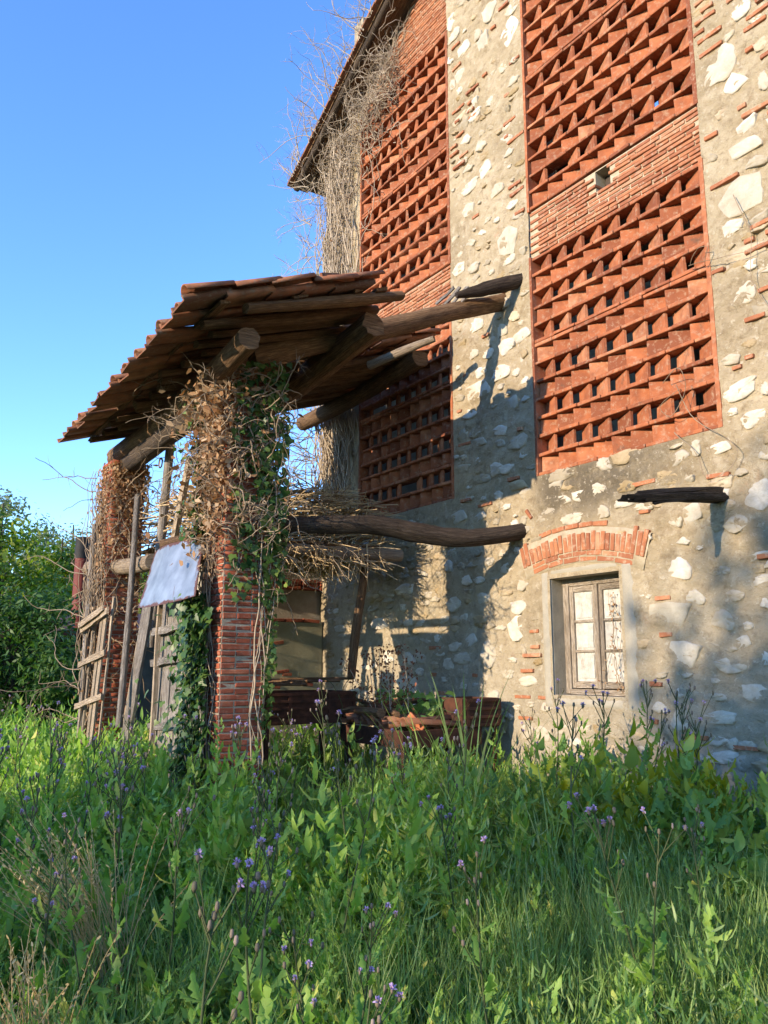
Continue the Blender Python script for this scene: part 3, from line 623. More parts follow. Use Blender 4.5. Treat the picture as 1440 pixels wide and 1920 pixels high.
scr.append(screen('screen_up_left', -9.25, -7.21, ru[0], lambda z, x: x > -8.55 and z > 7.0, lambda z: z > 7.2, (6.32, 9.49)))
scr.append(screen('screen_low_left', -9.25, -7.21, rl[0], lambda z, x: False, lambda z: False, (3.455, 5.80)))
for s_ in scr: s_.name = 'brick_screen'
# ---- solid bands of thin bricks between and above the screens
def band(x0, x1, z0, z1, single, pitch=.0425, name='brick_band', hole=None, topf=None):
    S = MB()
    if topf is None:
        if hole:
            S.box(x0, hole[0], .028, .4, z0, z1); S.box(hole[1], x1, .028, .4, z0, z1); S.box(hole[0], hole[1], .028, .4, z0, hole[2]); S.box(hole[0], hole[1], .028, .4, hole[3], z1)
        else: S.box(x0, x1, .028, .4, z0, z1)
    else:
        P = [(x0, .028, z0), (x0, .4, z0), (x0, .4, topf(x0)-.02), (x0, .028, topf(x0)-.02), (x1, .028, z0), (x1, .4, z0), (x1, .4, topf(x1)-.02), (x1, .028, topf(x1)-.02)]
        S.hexa(P)
    g = S.build(name, MT['mortar'], barn); J = MB(); z = z0+.02; r = 0
    zt = z1 if topf is None else topf(x1)
    while z < zt-.02:
        x = x0+(.0 if r % 2 else .12)
        while x < x1-.05:
            L = min(random.uniform(.24, .285), x1-x)
            ok = not (hole and hole[0]-.06 < x+L/2 < hole[1]+.06 and hole[2]-.02 < z < hole[3]+.02)
            if topf is not None and z > topf(x+L*.3)-.05: ok = False
            if ok:
                loc = (x+L/2, .075+random.uniform(-.010, .006), z); rot = (random.gauss(0, .015), random.gauss(0, .006), random.gauss(0, .012)); sc = (L/.26*.965, 1, .93)
                if single(z, x): piece('brick', random.choice(BR), g, loc, rot, sc); brick_count[0] += 1
                else: join_pieces(J, random.choice(BR), loc, rot, sc)
            x += L+.006
        z += pitch; r += 1
    if J.n: tag(J.build('far_brick_courses', MT['brick'], g), kind='stuff')
    return g
band(-5.87, -3.79, 5.80, 6.32, lambda z, x: True, hole=(-4.96, -4.78, 6.10, 6.31))
band(-9.25, -7.21, 5.80, 6.32, lambda z, x: False)
band(-9.25, -7.21, 9.50, 11.0, lambda z, x: False, topf=ztop)
put_dark = MB(); put_dark.box(-4.95, -4.79, .16, .2, 6.11, 6.30); put_dark.build('putlog_shade_panel', MT['dark'], barn)  # dark panel set in the putlog opening, its depth shade painted as colour

# ---- window
win = MB(); yw = .17
def bar(mbx, x0, x1, z0, z1, y0, y1): mbx.box(x0, x1, y0, y1, z0, z1, .0015)
bar(win, -5.75, -5.68, 1.34, 2.42, yw, yw+.07); bar(win, -4.97, -4.90, 1.34, 2.42, yw, yw+.07); bar(win, -5.68, -4.97, 2.35, 2.42, yw, yw+.07); bar(win, -5.68, -4.97, 1.335, 1.385, yw-.01, yw+.07)
window = win.build('window', MT['winwood'], barn); window['label'] = 'weathered two-leaf casement window with whitened panes'
for (a, b) in ((-5.675, -5.335), (-5.315, -4.975)):
    c = MB(); z0, z1 = 1.395, 2.345; y0 = yw+.008; y1 = yw+.05
    bar(c, a, a+.05, z0, z1, y0, y1); bar(c, b-.05, b, z0, z1, y0, y1); bar(c, a+.05, b-.05, z1-.055, z1, y0, y1); bar(c, a+.05, b-.05, z0, z0+.06, y0, y1)
    zs = [z0+.06+(z1-z0-.115)*k/3 for k in range(4)]
    for k in (1, 2): bar(c, a+.05, b-.05, zs[k]-.012, zs[k]+.012, y0+.004, y1)
    cs = c.build('casement', MT['winwood'], window)
    for k in range(3):
        p_ = MB(); bar(p_, a+.05, b-.05, zs[k], zs[k+1], y0+.022, y0+.034)
        bar(p_, a+.072, b-.072, zs[k]+.03, zs[k+1]-.03, y0+.014, y0+.0225)
        p_.build('pane', MT['paint'], cs)
c = MB(); bar(c, -5.345, -5.305, 1.39, 2.35, yw-.012, yw+.02); c.build('meeting_rail', MT['winwood'], window)
# smooth grey render margin round the opening
mg = MB()
def marg(x0, x1, z0, z1):
    nx = max(2, int((x1-x0)/.03)); nz = max(2, int((z1-z0)/.03))
    xx, zz_ = np.meshgrid(np.linspace(x0, x1, nx), np.linspace(z0, z1, nz), indexing='ij')
    yy = -.016-.012*(fbm(xx, zz_, 5, 71)-.5); 
    ed = np.minimum.reduce([xx-x0, x1-xx, zz_-z0, z1-zz_]); yy = np.where(ed < .012, .03, yy)
    i2 = np.arange(xx.size).reshape(xx.shape); qq = np.stack([i2[:-1, :-1], i2[1:, :-1], i2[1:, 1:], i2[:-1, 1:]], -1).reshape(-1, 4)
    mg.add(np.stack([xx, yy, zz_], -1).reshape(-1, 3), qq)
marg(-5.89, -5.752, 1.2, 2.50); marg(-4.898, -4.72, 1.2, 2.50); marg(-5.752, -4.898, 2.422, 2.54); marg(-5.752, -4.898, 1.2, 1.332)
rd = mg.build('window_surround', MT['render'], barn, smooth=True)

# ---- stumps of old beams in the wall
def wall_beam(name, pts, r, mat='darkwood', parent=barn, **k):
    m = MB(); m.log(pts, r, **k); return m.build(name, MT[mat], parent, pts[-1])
b = wall_beam('beam_stump', [(-3.82, -1.02, 2.80), (-3.84, -.75, 2.83), (-3.86, -.4, 2.88), (-3.86, .3, 2.95)], [.022, .05, .068, .085], sides=13, wob=.2, flat=.75); b['label'] = 'split dark beam stump right of the window'
for k in range(9):
    a = random.uniform(0, 6.28); r0 = .055; dy = random.uniform(-1.28, -.7); m = MB()
    m.plank((-3.825+.02*math.cos(a), dy, 2.745+.05*(dy+1.28)+.02*math.sin(a)), (-3.86+r0*math.cos(a), random.uniform(-.35, .1), 2.90+r0*.75*math.sin(a)), (math.sin(a), 0, math.cos(a)), .028, .014, 6, .006); m.build('splinter', MT['darkwood'], b)
# little pocket of brick round it
wall_brick(-3.86, 3.075, .2, .05, .012)

# ---- roof of the barn: left slope with sagging boards and tile edge
rf = MB(); s_ = .537; YO = -.36
def rz(x): return 9.27+s_*(x-XL)+.03
for i in range(48):
    x0 = -10.72+i*.13; x1 = x0+.125
    if x1 > -4.45: break
    y1 = YB+.4 if not (-7.9 < x0 < -7.7) else 4.4
    rf.hexa([(x0, YO, rz(x0)), (x0, y1, rz(x0)), (x0, y1, rz(x0)+.025), (x0, YO, rz(x0)+.025), (x1, YO, rz(x1)), (x1, y1, rz(x1)), (x1, y1, rz(x1)+.025), (x1, YO, rz(x1)+.025)])
roof = rf.build('roof', MT['wood'], barn)
rr = MB(); rr.hexa([(-4.4, YO, rz(-4.4)), (-4.4, YB+.4, rz(-4.4)), (-4.4, YB+.4, rz(-4.4)+.08), (-4.4, YO, rz(-4.4)+.08), (2.0, YO, rz(-4.4)-s_*6.4), (2.0, YB+.4, rz(-4.4)-s_*6.4), (2.0, YB+.4, rz(-4.4)-s_*6.4+.08), (2.0, YO, rz(-4.4)-s_*6.4+.08)])
rr.build('roof_slope', MT['wood'], roof)
for i in range(17):
    x0 = -10.78+i*.36; x1 = x0+.4; z0 = rz(x0)+.035; z1 = rz(x1)+.03; dy = random.uniform(-.05, .02)
    m = MB(); m.hexa([(x0, YO-.06+dy, z0), (x0, YO+.3, z0), (x0, YO+.3, z0+.05), (x0, YO-.06+dy, z0+.05), (x1, YO-.06+dy, z1), (x1, YO+.3, z1), (x1, YO+.3, z1+.03), (x1, YO-.06+dy, z1+.03)])
    m.build('verge_tile', MT['rooftile'], roof)
for y in (YO+.05, 1.5, 4, 6.5, 9.0):
    m = MB(); m.log([(-10.7, y, rz(-10.7)-.07), (-4.4, y, rz(-4.4)-.07)], .055, sides=7); m.build('rafter', MT['darkwood'], roof)
# ================================================================ LEAN-TO PORCH
porch = thing('lean_to_porch', (-7.8, -2.9, .3), 'ruinous tiled lean-to on two brick pillars against the barn', 'porch')
def sag(x): return -.20*np.clip((-5.65-x)/4.1, 0, 1)-.05*math.sin(max(0, min(1, (-5.65-x)/4.1))*math.pi)
def rzp(x, y): return 4.30+.333*(y+3.75)+sag(x)          # underside of the tiles
PB = bevel_variants('brick', (.27, .13, .0425), MT['pbrick'], 6, .004, .006)
def pillar(x0, x1, y0, y1, z0, z1, zsingle, lab, flare=.0):
    m = MB(); i_ = .001; m.box(x0+i_, x1-i_, y0+i_, y1-i_, z0, z1, .001)
    g = m.build('pillar', MT['pmortar'], porch); g['label'] = lab; J = MB(); r = 0; z = z0+.03
    while z < z1:
        fl = flare*max(0, 1-(z-z0)/1.1)
        for face in ('x+', 'y-', 'y+', 'x-'):
            a0, a1 = (y0, y1) if face[0] == 'x' else (x0, x1); a0 -= fl; a1 += fl; w_ = a1-a0
            first = (r % 2 == 0) == (face[0] == 'x')
            cuts = ([.0, .66, 1.0] if (r//2) % 2 else [0, .34, 1.0]) if first else [0, .33, .67, 1.0]
            for c0, c1 in zip(cuts[:-1], cuts[1:]):
                L = (c1-c0)*w_-.011; c = a0+w_*(c0+c1)/2
                off = random.uniform(-.006, .005)
                if face == 'x+': loc = (x1+fl-.058+off, c, z); rot = (0, 0, math.pi/2)
                elif face == 'x-': loc = (x0-fl+.058-off, c, z); rot = (0, 0, math.pi/2)
                elif face == 'y-': loc = (c, y0-fl+.058+off, z); rot = (0, 0, 0)
                else: loc = (c, y1+fl-.058-off, z); rot = (0, 0, 0)
                rot = (random.gauss(0, .012), random.gauss(0, .012), rot[2]+random.gauss(0, .015)); sc = (L/.27, 1, random.uniform(.92, 1.05))
                if zsingle[0] < z < zsingle[1] and face in ('x+', 'y-'): piece('brick', random.choice(PB), g, loc, rot, sc)
                else: join_pieces(J, random.choice(PB), loc, rot, sc)
        z += .0525; r += 1
    tag(J.build('covered_bricks', MT['pbrick'], g), kind='stuff')
    return g
pil1 = pillar(-7.03, -6.63, -2.97, -2.57, .15, 4.12, (.85, 2.35), 'near brick pillar smothered in dry vine', .0)
pil2 = pillar(-9.82, -9.42, -3.22, -2.84, .15, 3.92, (1.9, 2.9), 'far brick pillar crusted with dead vine')
def plog(name, pts, r, mat='wood', parent=None, **k):
    m = MB(); m.log(pts, r, **k); return m.build(name, MT[mat], parent or porch, pts[0], smooth=False)
plog('purlin', [(-5.90, -3.12, rzp(-5.9, -3.12)-.27), (-7.2, -3.05, rzp(-7.2, -3.05)-.27), (-8.6, -3.02, rzp(-8.6, -3.02)-.25), (-9.95, -3.06, rzp(-9.95, -3.06)-.25)], [.095, .105, .105, .10], sides=20, wob=.05)
plog('purlin', [(-5.93, -1.90, rzp(-5.9, -1.9)-.26), (-7.4, -1.86, rzp(-7.4, -1.86)-.27), (-8.7, -1.82, rzp(-8.7, -1.8)-.25), (-10.1, -1.85, rzp(-10.1, -1.85)-.25)], [.115, .12, .12, .11], sides=20, wob=.06)
plog('wall_plate', [(-7.35, -.35, rzp(-7.4, -.35)-.2), (-8.8, -.30, rzp(-8.8, -.3)-.22), (-10.3, -.32, rzp(-10.3, -.32)-.2)], .11, sides=10, wob=.08)
plog('tie_beam', [(-6.7, -3.02, 3.98), (-8.2, -3.04, 3.93), (-9.8, -3.06, 3.86)], [.085, .09, .085], 'darkwood', sides=10, flat=1.2)
# the two slanting rafters left bare where tiles have fallen
plog('rafter', [(-6.33, .10, 5.52), (-6.40, -.6, 5.26), (-6.47, -1.25, 4.97), (-6.56, -1.9, 4.72), (-6.68, -2.75, 4.38)], [.085, .09, .10, .105, .11], sides=12, wob=.07)
plog('rafter', [(-6.02, .25, 5.72), (-6.10, -.15, 5.56), (-6.18, -.4, 5.46), (-6.26, -.68, 5.36)], [.075, .085, .07, .03], 'darkwood', sides=10, wob=.16)
plog('broken_lath', [(-6.72, -.62, 5.06), (-7.0, -.78, 5.0), (-7.5, -.95, 4.93)], [.035, .05, .05], 'palewood', sides=8, wob=.12)
for k in range(4):
    m = MB(); x = -6.25-.05*k; m.plank((x, -.45-.05*k, 5.52), (x-.16, -.62-.03*k, 5.22+.05*k), (1, .3, 0), .04, .015, 3, .006); m.build('splinter', MT['greywood'], porch)
# half-round rafters under the tiles
xr = -5.78
while xr > -9.6:
    top = -1.72+random.uniform(-.08, .05) if xr > -7.35 else -.1
    y0 = -3.38+random.uniform(-.12, .2)
    ys_ = np.linspace(y0, top, 4); dx = random.uniform(-.06, .06)
    plog('rafter', [(xr+dx*i/3, yy, rzp(xr, yy)-.068+random.uniform(-.008, .008)) for i, yy in enumerate(ys_)], [random.uniform(.05, .07), .075, .08, random.uniform(.06, .08)], sides=10, wob=.16, flat=.55)
    xr -= random.uniform(.19, .27)
# battens along the eave and mid-slope
for yy in (-3.42, -2.75, -2.2, -1.95, -1.3, -.7):
    x0 = -5.72 if yy < -1.8 else -7.4
    m = MB(); m.plank((x0, yy, rzp(x0, yy)-.016), (-9.68, yy, rzp(-9.68, yy)-.016), (0, 1, .33), random.uniform(.08, .13), .024, 8, .008); m.build('batten', MT['wood'], porch)
# tiles: flat pans with upturned edges, half-round covers over the joints
def pan_mesh():
    L, W = .42, .30; m = MB()
    P = lambda x, y, z: (x, y, z)
    prof = [(-.5, .045), (-.44, .045), (-.42, .012), (.42, .012), (.44, .045), (.5, .045), (.5, .0), (-.5, .0)]
    V = []
    for yy, s_ in ((0, .94), (L, 1.0)):
        for px, pz in prof: V.append((px*W*s_, yy+random.uniform(-.006, .006), pz))
    n = len(prof); q = [(i, (i+1) % n, n+(i+1) % n, n+i) for i in range(n)]
    m.add(V, q); m.add(V, [(0, 7, 2, 1), (2, 7, 6, 3), (3, 6, 5, 4), (n+1, n+2, n+7, n), (n+3, n+6, n+7, n+2), (n+4, n+5, n+6, n+3)])
    return m.data('roof_tile', MT['rooftile'])
def cover_mesh():
    L = .42; m = MB(); V = []; k = 7
    for yy, r in ((0, .070), (L, .056)):
        for rr in (r, r-.014):
            for i in range(k):
                a = math.pi*i/(k-1); V.append((rr*math.cos(a), yy, rr*math.sin(a)*.85))
    q = []
    for i in range(k-1):
        q += [(i, i+1, 2*k+i+1, 2*k+i), (k+i+1, k+i, 3*k+i, 3*k+i+1), (i+1, i, k+i, k+i+1), (2*k+i, 2*k+i+1, 3*k+i+1, 3*k+i)]
    q += [(0, 2*k, 3*k, k), (k-1, 2*k-1, 4*k-1, 3*k-1)]
    m.add(V, q); return m.data('cover_tile', MT['rooftile'])
PAN = [pan_mesh() for _ in range(3)]; COV = [cover_mesh() for _ in range(2)]
pitch = math.atan(.333)
for i in range(13):
    xc = -5.80-i*.312
    for r in range(11):
        y = -3.76+r*.345
        if (xc > -7.35 and y > -2.15) or y > -.4: continue
        if i > 1 and random.random() < (.10 if r == 0 else .03): continue
        dy = random.gauss(0, .028)*(1.6 if r == 0 else 1); rot = (pitch+.035+random.gauss(0, .02), random.gauss(0, .03), random.gauss(0, .035))
        piece('roof_tile', random.choice(PAN), porch, (xc+random.gauss(0, .008), y+dy, rzp(xc, y+dy)+.004), rot)
        if random.random() < .9:
            yy = y+random.gauss(0, .03)+.02
            piece('cover_tile', random.choice(COV), porch, (xc+.156, yy, rzp(xc+.156, yy)+.045+random.uniform(0, .008)), (pitch+.04+random.gauss(0, .03), random.gauss(0, .05), random.gauss(0, .06)))
# loose tiles and stones lying along the verge
for (x, y, nm) in ((-5.72, -3.1, 'c'), (-5.75, -2.3, 'c'), (-5.7, -2.7, 'p'), (-5.9, -3.3, 'p')):
    piece('roof_tile', random.choice(COV if nm == 'c' else PAN), porch, (x, y, rzp(x, y)+.085), (pitch+random.gauss(0, .05), random.gauss(0, .15), random.gauss(0, .6)))
for (x, y, s_) in ((-5.80, -3.02, .12), (-5.84, -2.35, .07)):
    o = piece('roof_stone', STV[3][1], None, (x, y, rzp(x, y)+.05+s_*.5), (0, 0, 1), (s_*1.5, s_*1.3, s_))
    tag(o, {-5.80: 'rounded stone weighing down the porch tiles near the eave', -5.84: 'small stone at the upper end of the porch tiles'}[x], 'stone')

# ---- hay-loft timbers
def single_log(name, pts, r, label, cat, mat='wood', group=None, **k):
    m = MB(); m.log(pts, r, **k); o = m.build(name, MT[mat], None, pts[0]); return tag(o, label, cat, group)
single_log('loft_beam', [(-6.76, -2.62, 2.87), (-6.68, -2.26, 2.86), (-6.55, -1.86, 2.89), (-6.48, -1.5, 2.91), (-6.38, -1.05, 2.85), (-6.28, -.66, 2.82), (-6.2, -.3, 2.87), (-6.08, .22, 2.98)], [.075, .08, .09, .095, .095, .09, .085, .08], 'crooked dark beam running from near pillar into the wall', 'beam', 'darkwood', sides=14, wob=.06)
wall_brick(-6.0, 3.09, .12, .9, .015)
single_log('loft_joist', [(-8.02, -.18, 2.885), (-8.05, -1.0, 2.87), (-8.1, -2.6, 2.84)], [.075, .08, .075], 'pale sawn log end under the cane heap', 'log', 'palewood', sides=12, wob=.04)
single_log('loft_joist', [(-8.45, -3.0, 2.66), (-9.1, -2.99, 2.68), (-9.98, -3.27, 2.72)], [.085, .09, .085], 'thick peeled log lying across the far pillar', 'log', 'palewood', sides=14, wob=.03)
single_log('loft_joist', [(-9.0, -.5, 2.80), (-9.0, -2.9, 2.76)], .065, 'hidden joist behind the cane heap', 'log', 'wood')
single_log('prop_pole', [(-8.0, -.86, 1.47), (-8.0, -.82, 1.9), (-8.02, -.72, 2.4), (-8.03, -.64, 2.82)], [.05, .055, .05, .045], 'slanting wooden prop under the loft log', 'prop', 'wood', sides=10, wob=.05)

# ---- cane heap
def cane_heap():
    m = MB(); paths = []; 
    n = 2300
    for k in range(n):
        top = k < 1700
        x = -7.95-1.9*RNG.beta(1, 1.6); y = RNG.uniform(-2.75, -.35)
        if top:
            hmax = .60*math.exp(-((x+8.6)/1.1)**4)*(1-.35*abs((y+1.5)/1.2)**2)+.08
            z = 2.96+RNG.uniform(0, 1)**.7*hmax; d = np.array([1.0, RNG.normal(.1, .5), RNG.normal(0, .09)])
        else:
            x = RNG.uniform(-9.4, -7.85); y = RNG.uniform(-2.6, -.45); z = RNG.uniform(2.70, 2.93); d = np.array([RNG.normal(.8, .3), RNG.normal(.1, .4), -abs(RNG.normal(.35, .25))])
        d /= np.linalg.norm(d); L = RNG.uniform(.3, .85) if top else RNG.uniform(.3, .6)
        c = np.array([x, y, z]); b = RNG.normal(0, .04, 3)
        pts = np.array([c+d*L*t+b*4*t*(1-t)*.6+np.array([0, 0, -.10*t*t*L]) for t in (-.5, -.17, .17, .5)])
        pts[:, 1] = np.minimum(pts[:, 1], -.12); paths.append(pts)
    m.tubes(np.array(paths), RNG.uniform(.005, .011, n), .004, 4)
    hang = []
    for k in range(90):
        x = RNG.uniform(-8.6, -7.85); y = RNG.uniform(-2.2, -.75); L = RNG.uniform(.15, .5); s_ = RNG.normal(0, .12, 2)
        hang.append([[x+s_[0]*t*L*2, y+s_[1]*t*L*2, 2.86-t*L] for t in (0, .33, .66, 1)])
    m.tubes(np.array(hang), .006, .003, 4)
    o = m.build('cane_heap', MT['cane'], None, (-8.3, -1.6, 2.8)); tag(o, 'heap of dry canes and straw on the loft under the porch', 'cane heap', kind='stuff')
cane_heap()
dk = MB()
for k in range(9):
    y = -2.6+k*.25; dk.plank((-9.95, y, 2.945), (-7.98, y+random.uniform(-.03, .03), 2.945), (0, 1, 0), .2, .025, 4, .006)
    o = dk.build('loft_board', MT['wood']); tag(o, 'old boards of the loft floor under the canes', 'board', 'loft floor boards'); dk = MB()

# ================================================================ low wall at the barn corner, behind the porch
lw = thing('low_wall', (-10.3, -.5, .3), 'low plastered wall with a brick ledge beside the prop', 'wall')
m = MB(); m.box(-10.55, -10.18, -1.75, -.02, 0, 2.18, .004); m.build('lower_wall', flatmat('damp_plaster', (.26, .24, .15), (.40, .36, .23), 4, .95, .5, .012), lw)
m = MB(); m.box(-10.55, -10.32, -1.75, .6, 2.18, 2.94, .004); m.build('upper_wall', MT['greystone'], lw)
for row, z, y1 in ((0, 2.205, -.05), (1, 2.66, .4), (2, 2.71, .4), (3, 2.76, .4)):
    y = -1.7
    while y < y1-.1:
        piece('brick', random.choice(PB), lw, (-10.24 if row == 0 else -10.30, y+.13, z), (random.gauss(0, .02), random.gauss(0, .02), math.pi/2+random.gauss(0, .03)), (.93, 1.3, 1)); y += .275
for (y, z, L) in ((-.62, 1.52, .2), (-.55, 1.48, .14), (-.7, 1.9, .18), (-.25, 1.35, .2), (-.75, 1.32, .2), (-.7, 1.38, .2)):
    piece('brick', random.choice(PB), lw, (-10.235, y, z), (0, random.gauss(0, .1), math.pi/2), (L/.27, 1, 1))

# ================================================================ rusty iron bins and rubble
def bin_(name, label, x0, y0, dx, dy, z0, h, ribs):
    g = thing(name, (x0, y0, z0), label, 'bin')
    t = .012
    for nm, (a, b, c, d) in (('front_panel', (x0+dx-t, x0+dx, y0, y0+dy)), ('back_panel', (x0, x0+t, y0, y0+dy)), ('side_panel', (x0+t, x0+dx-t, y0, y0+t)), ('side_panel', (x0+t, x0+dx-t, y0+dy-t, y0+dy))):
        m = MB(); m.box(a, b, c, d, z0, z0+h, .004); pn = m.build(nm, MT['rust'], g)
        if nm == 'front_panel':
            for k in range(ribs):
                m = MB(); z = z0+.02+(h-.04)*k/(ribs-1); m.box(b, b+.022, c-.01, d+.01, z-.013, z+.013, .002); m.build('rib', MT['rust'], pn)
            for yy in (c+.015, (c+d)/2-.25, (c+d)/2+.2, d-.02):
                m = MB(); m.box(b+.003, b+.018, yy-.016, yy+.016, z0+.01, z0+h-.005, .002); m.build('strap', MT['rust'], pn)
    m = MB(); m.box(x0+t, x0+dx-t, y0+t, y0+dy-t, z0+.02, z0+.03); m.build('floor', MT['rust'], g)
    for (xx, yy) in ((x0+.04, y0+.04), (x0+dx-.04, y0+.04), (x0+.04, y0+dy-.04), (x0+dx-.04, y0+dy-.04)):
        m = MB(); m.box(xx-.02, xx+.02, yy-.02, yy+.02, .2, z0+.01); m.build('leg', MT['rust'], g)
bin_('iron_bin', 'ribbed rusty iron bin behind the near pillar', -8.15, -2.15, .68, 1.02, 1.03, .31, 5)
bin_('iron_bin', 'small rusty iron bin against the wall left of the window', -6.74, -.60, .42, .42, 1.02, .27, 4)
tr = thing('iron_trough', (-6.9, -.9, .9), 'long shallow rusty trough full of broken tiles', 'trough')
m = MB(); m.box(-7.45, -6.35, -1.32, -1.30, .86, 1.02, .006); m.build('side_panel', MT['rust'], tr)
m = MB(); m.box(-7.45, -6.35, -.42, -.40, .86, 1.02, .006); m.build('side_panel', MT['rust'], tr)
m = MB(); m.box(-6.35, -6.33, -1.32, -.40, .86, 1.02, .006); m.build('end_panel', MT['rust'], tr)
m = MB(); m.box(-7.45, -6.35, -1.30, -.42, .86, .88); m.build('floor', MT['rust'], tr)
for a, b in ((-7.4, -1.25), (-6.4, -1.25), (-7.4, -.47), (-6.4, -.47)):
    m = MB(); m.box(a-.03, a+.03, b-.03, b+.03, .15, .94); m.build('leg', MT['rust'], tr)
for k in range(15):
    x = -7.5+.075*k; o = piece('stacked_tile', random.choice(COV), None, (x, -1.28+random.uniform(-.05, .05), 1.03+.022*(k % 3)), (random.gauss(0, .06), random.gauss(0, .1), random.gauss(0, .12)-.15), (1, 1.6, 1)); tag(o, 'half-round roof tile stacked across the rusty trough', 'tile', 'roof tiles stacked on the trough')
for k in range(16):
    x = random.uniform(-7.35, -6.45); y = random.uniform(-1.25, -.5)
    o = piece('broken_tile', random.choice(TL+PB), None, (x, y, 1.0+random.uniform(0, .1)), (random.gauss(0, .5), random.gauss(0, .4), random.uniform(0, 6)), (random.uniform(.5, 1), 1, random.uniform(.5, .9)))
    tag(o, 'broken terracotta tile in the rusty trough', 'tile', 'broken tiles in the trough')
for k, (a, b, r) in enumerate((((-7.75, -1.15, 1.12), (-6.75, -1.28, 1.16), .045), ((-7.7, -.8, 1.20), (-6.6, -1.2, 1.15), .03), ((-7.5, -1.32, 1.15), (-7.05, -.5, 1.26), .025), ((-7.9, -.9, 1.25), (-6.9, -1.0, 1.12), .02))):
    single_log('pole', [a, tuple((p+q_)/2+random.uniform(-.02, .02) for p, q_ in zip(a, b)), b], r, ['thick stick lying across the rusty trough', 'brown stick slanting over the broken tiles', 'short stick on the rubble behind the trough', 'thin stick on the rubble by the iron bin'][k], 'stick', 'wood', sides=8)
for k in range(9):
    y = -2.45+k*.02; single_log('lath', [(-8.4+random.uniform(-.2, .1), -2.35+.1*k, 1.36+.012*k), (-7.9+random.uniform(-.2, .3), -2.1+.16*k, 1.38+.01*k)], .016, 'reddish lath in the pile on the iron bin', 'lath', 'wood', 'laths on the iron bin', sides=6, wob=.05)

# ================================================================ boards, doors and sheet between the pillars
door = thing('plank_door', (-7.6, -3.05, .4), 'grey weathered plank door half overgrown with ivy', 'door')
for k in range(5):
    x = -8.02+k*.185; m = MB(); m.plank((x, -3.02+random.uniform(-.01, .01), .45+(.28 if k in (1,) else 0)+random.uniform(0, .1)), (x+random.uniform(-.015, .015), -2.98, 2.28), (1, 0, 0), .172, .024, 8, .006); m.build('plank', MT['greywood'], door)
for z in (1.62, 1.92, 1.02):
    m = MB(); m.plank((-8.18, -3.055, z), (-7.1, -3.055, z+.06), (0, 0, 1), .07, .03, 5, .006); m.build('rail', MT['greywood'], door)
m = MB(); m.plank((-8.0, -3.08, .5), (-7.98, -3.06, 2.2), (1, 0, 0), .045, .04, 6, .006); m.build('stile', MT['palewood'], door)
def single_board(name, p0, p1, wd, w_, th, label, cat, mat='greywood'):
    m = MB(); m.plank(p0, p1, wd, w_, th, 7, .006); o = m.build(name, MT[mat], None, p0); return tag(o, label, cat)
single_board('leaning_board', (-8.62, -3.18, .5), (-8.26, -3.08, 2.28), (1, .1, 0), .2, .03, 'broad grey board leaning between the lattice and plank door', 'board')
single_board('leaning_board', (-8.86, -3.12, .5), (-8.42, -3.05, 2.3), (1, .1, 0), .12, .03, 'pale sunlit board leaning behind the lattice', 'board', 'palewood')
single_board('leaning_plank', (-8.95, -2.72, 2.4), (-7.87, -2.86, 3.65), (1, 0, -.3), .095, .05, 'tilted pale plank standing left of the near pillar', 'plank', 'palewood')
pole = thing('ringed_post', (-8.6, -2.8, 1.8), 'round grey post with an iron ring near its top', 'post')
m = MB(); m.log([(-8.95, -2.82, 1.8), (-8.76, -2.83, 2.9), (-8.56, -2.84, 4.0)], [.055, .052, .048], sides=12, wob=.03); m.build('shaft', MT['greywood'], pole)
th = np.linspace(0, 2*math.pi, 17); rg = np.stack([-8.60-.085+.055*np.cos(th), np.full(17, -2.9), 3.78+.055*np.sin(th)], 1)
m = MB(); m.tubes(rg[None], .008, .008, 5); m.build('iron_ring', MT['rust'], pole)
single_log('thin_post', [(-8.45, -3.26, 1.0), (-8.58, -3.18, 2.2), (-8.82, -3.09, 3.42)], [.035, .033, .03], 'thin grey stake right of the far pillar', 'stake', 'greywood', sides=8)
single_log('thin_post', [(-9.60, -3.34, .6), (-9.62, -3.33, 2.0), (-9.66, -3.31, 3.2)], [.04, .037, .032], 'thin grey stake against the lit face of the far pillar', 'stake', 'greywood', sides=8)
lat = thing('lattice_gate', (-9.0, -3.35, .4), 'broken sunlit wooden lattice gate at the far pillar', 'gate')
for (p0, p1, w_) in (((-9.50, -3.36, .45), (-9.42, -3.32, 2.12), .055), ((-9.22, -3.38, .40), (-9.02, -3.33, 2.12), .10), ((-9.09, -3.38, .40), (-8.90, -3.33, 2.12), .10), ((-9.60, -3.37, .45), (-9.57, -3.34, 2.05), .04), ((-8.82, -3.36, .5), (-8.74, -3.3, 2.3), .04)):
    m = MB(); m.plank(p0, p1, (1, 0, 0), w_, .02, 6, .005); m.build('upright', MT['palewood'], lat)
for (a, b) in (((-9.62, -3.40, 1.98), (-8.72, -3.36, 2.16)), ((-9.58, -3.41, 1.60), (-8.70, -3.37, 1.74)), ((-9.55, -3.42, 1.16), (-8.72, -3.37, 1.30)), ((-9.60, -3.43, 2.03), (-8.8, -3.39, 2.19))):
    m = MB(); m.plank(a, b, (0, 0, 1), .06, .022, 5, .006); m.build('crossbar', MT['palewood'], lat)
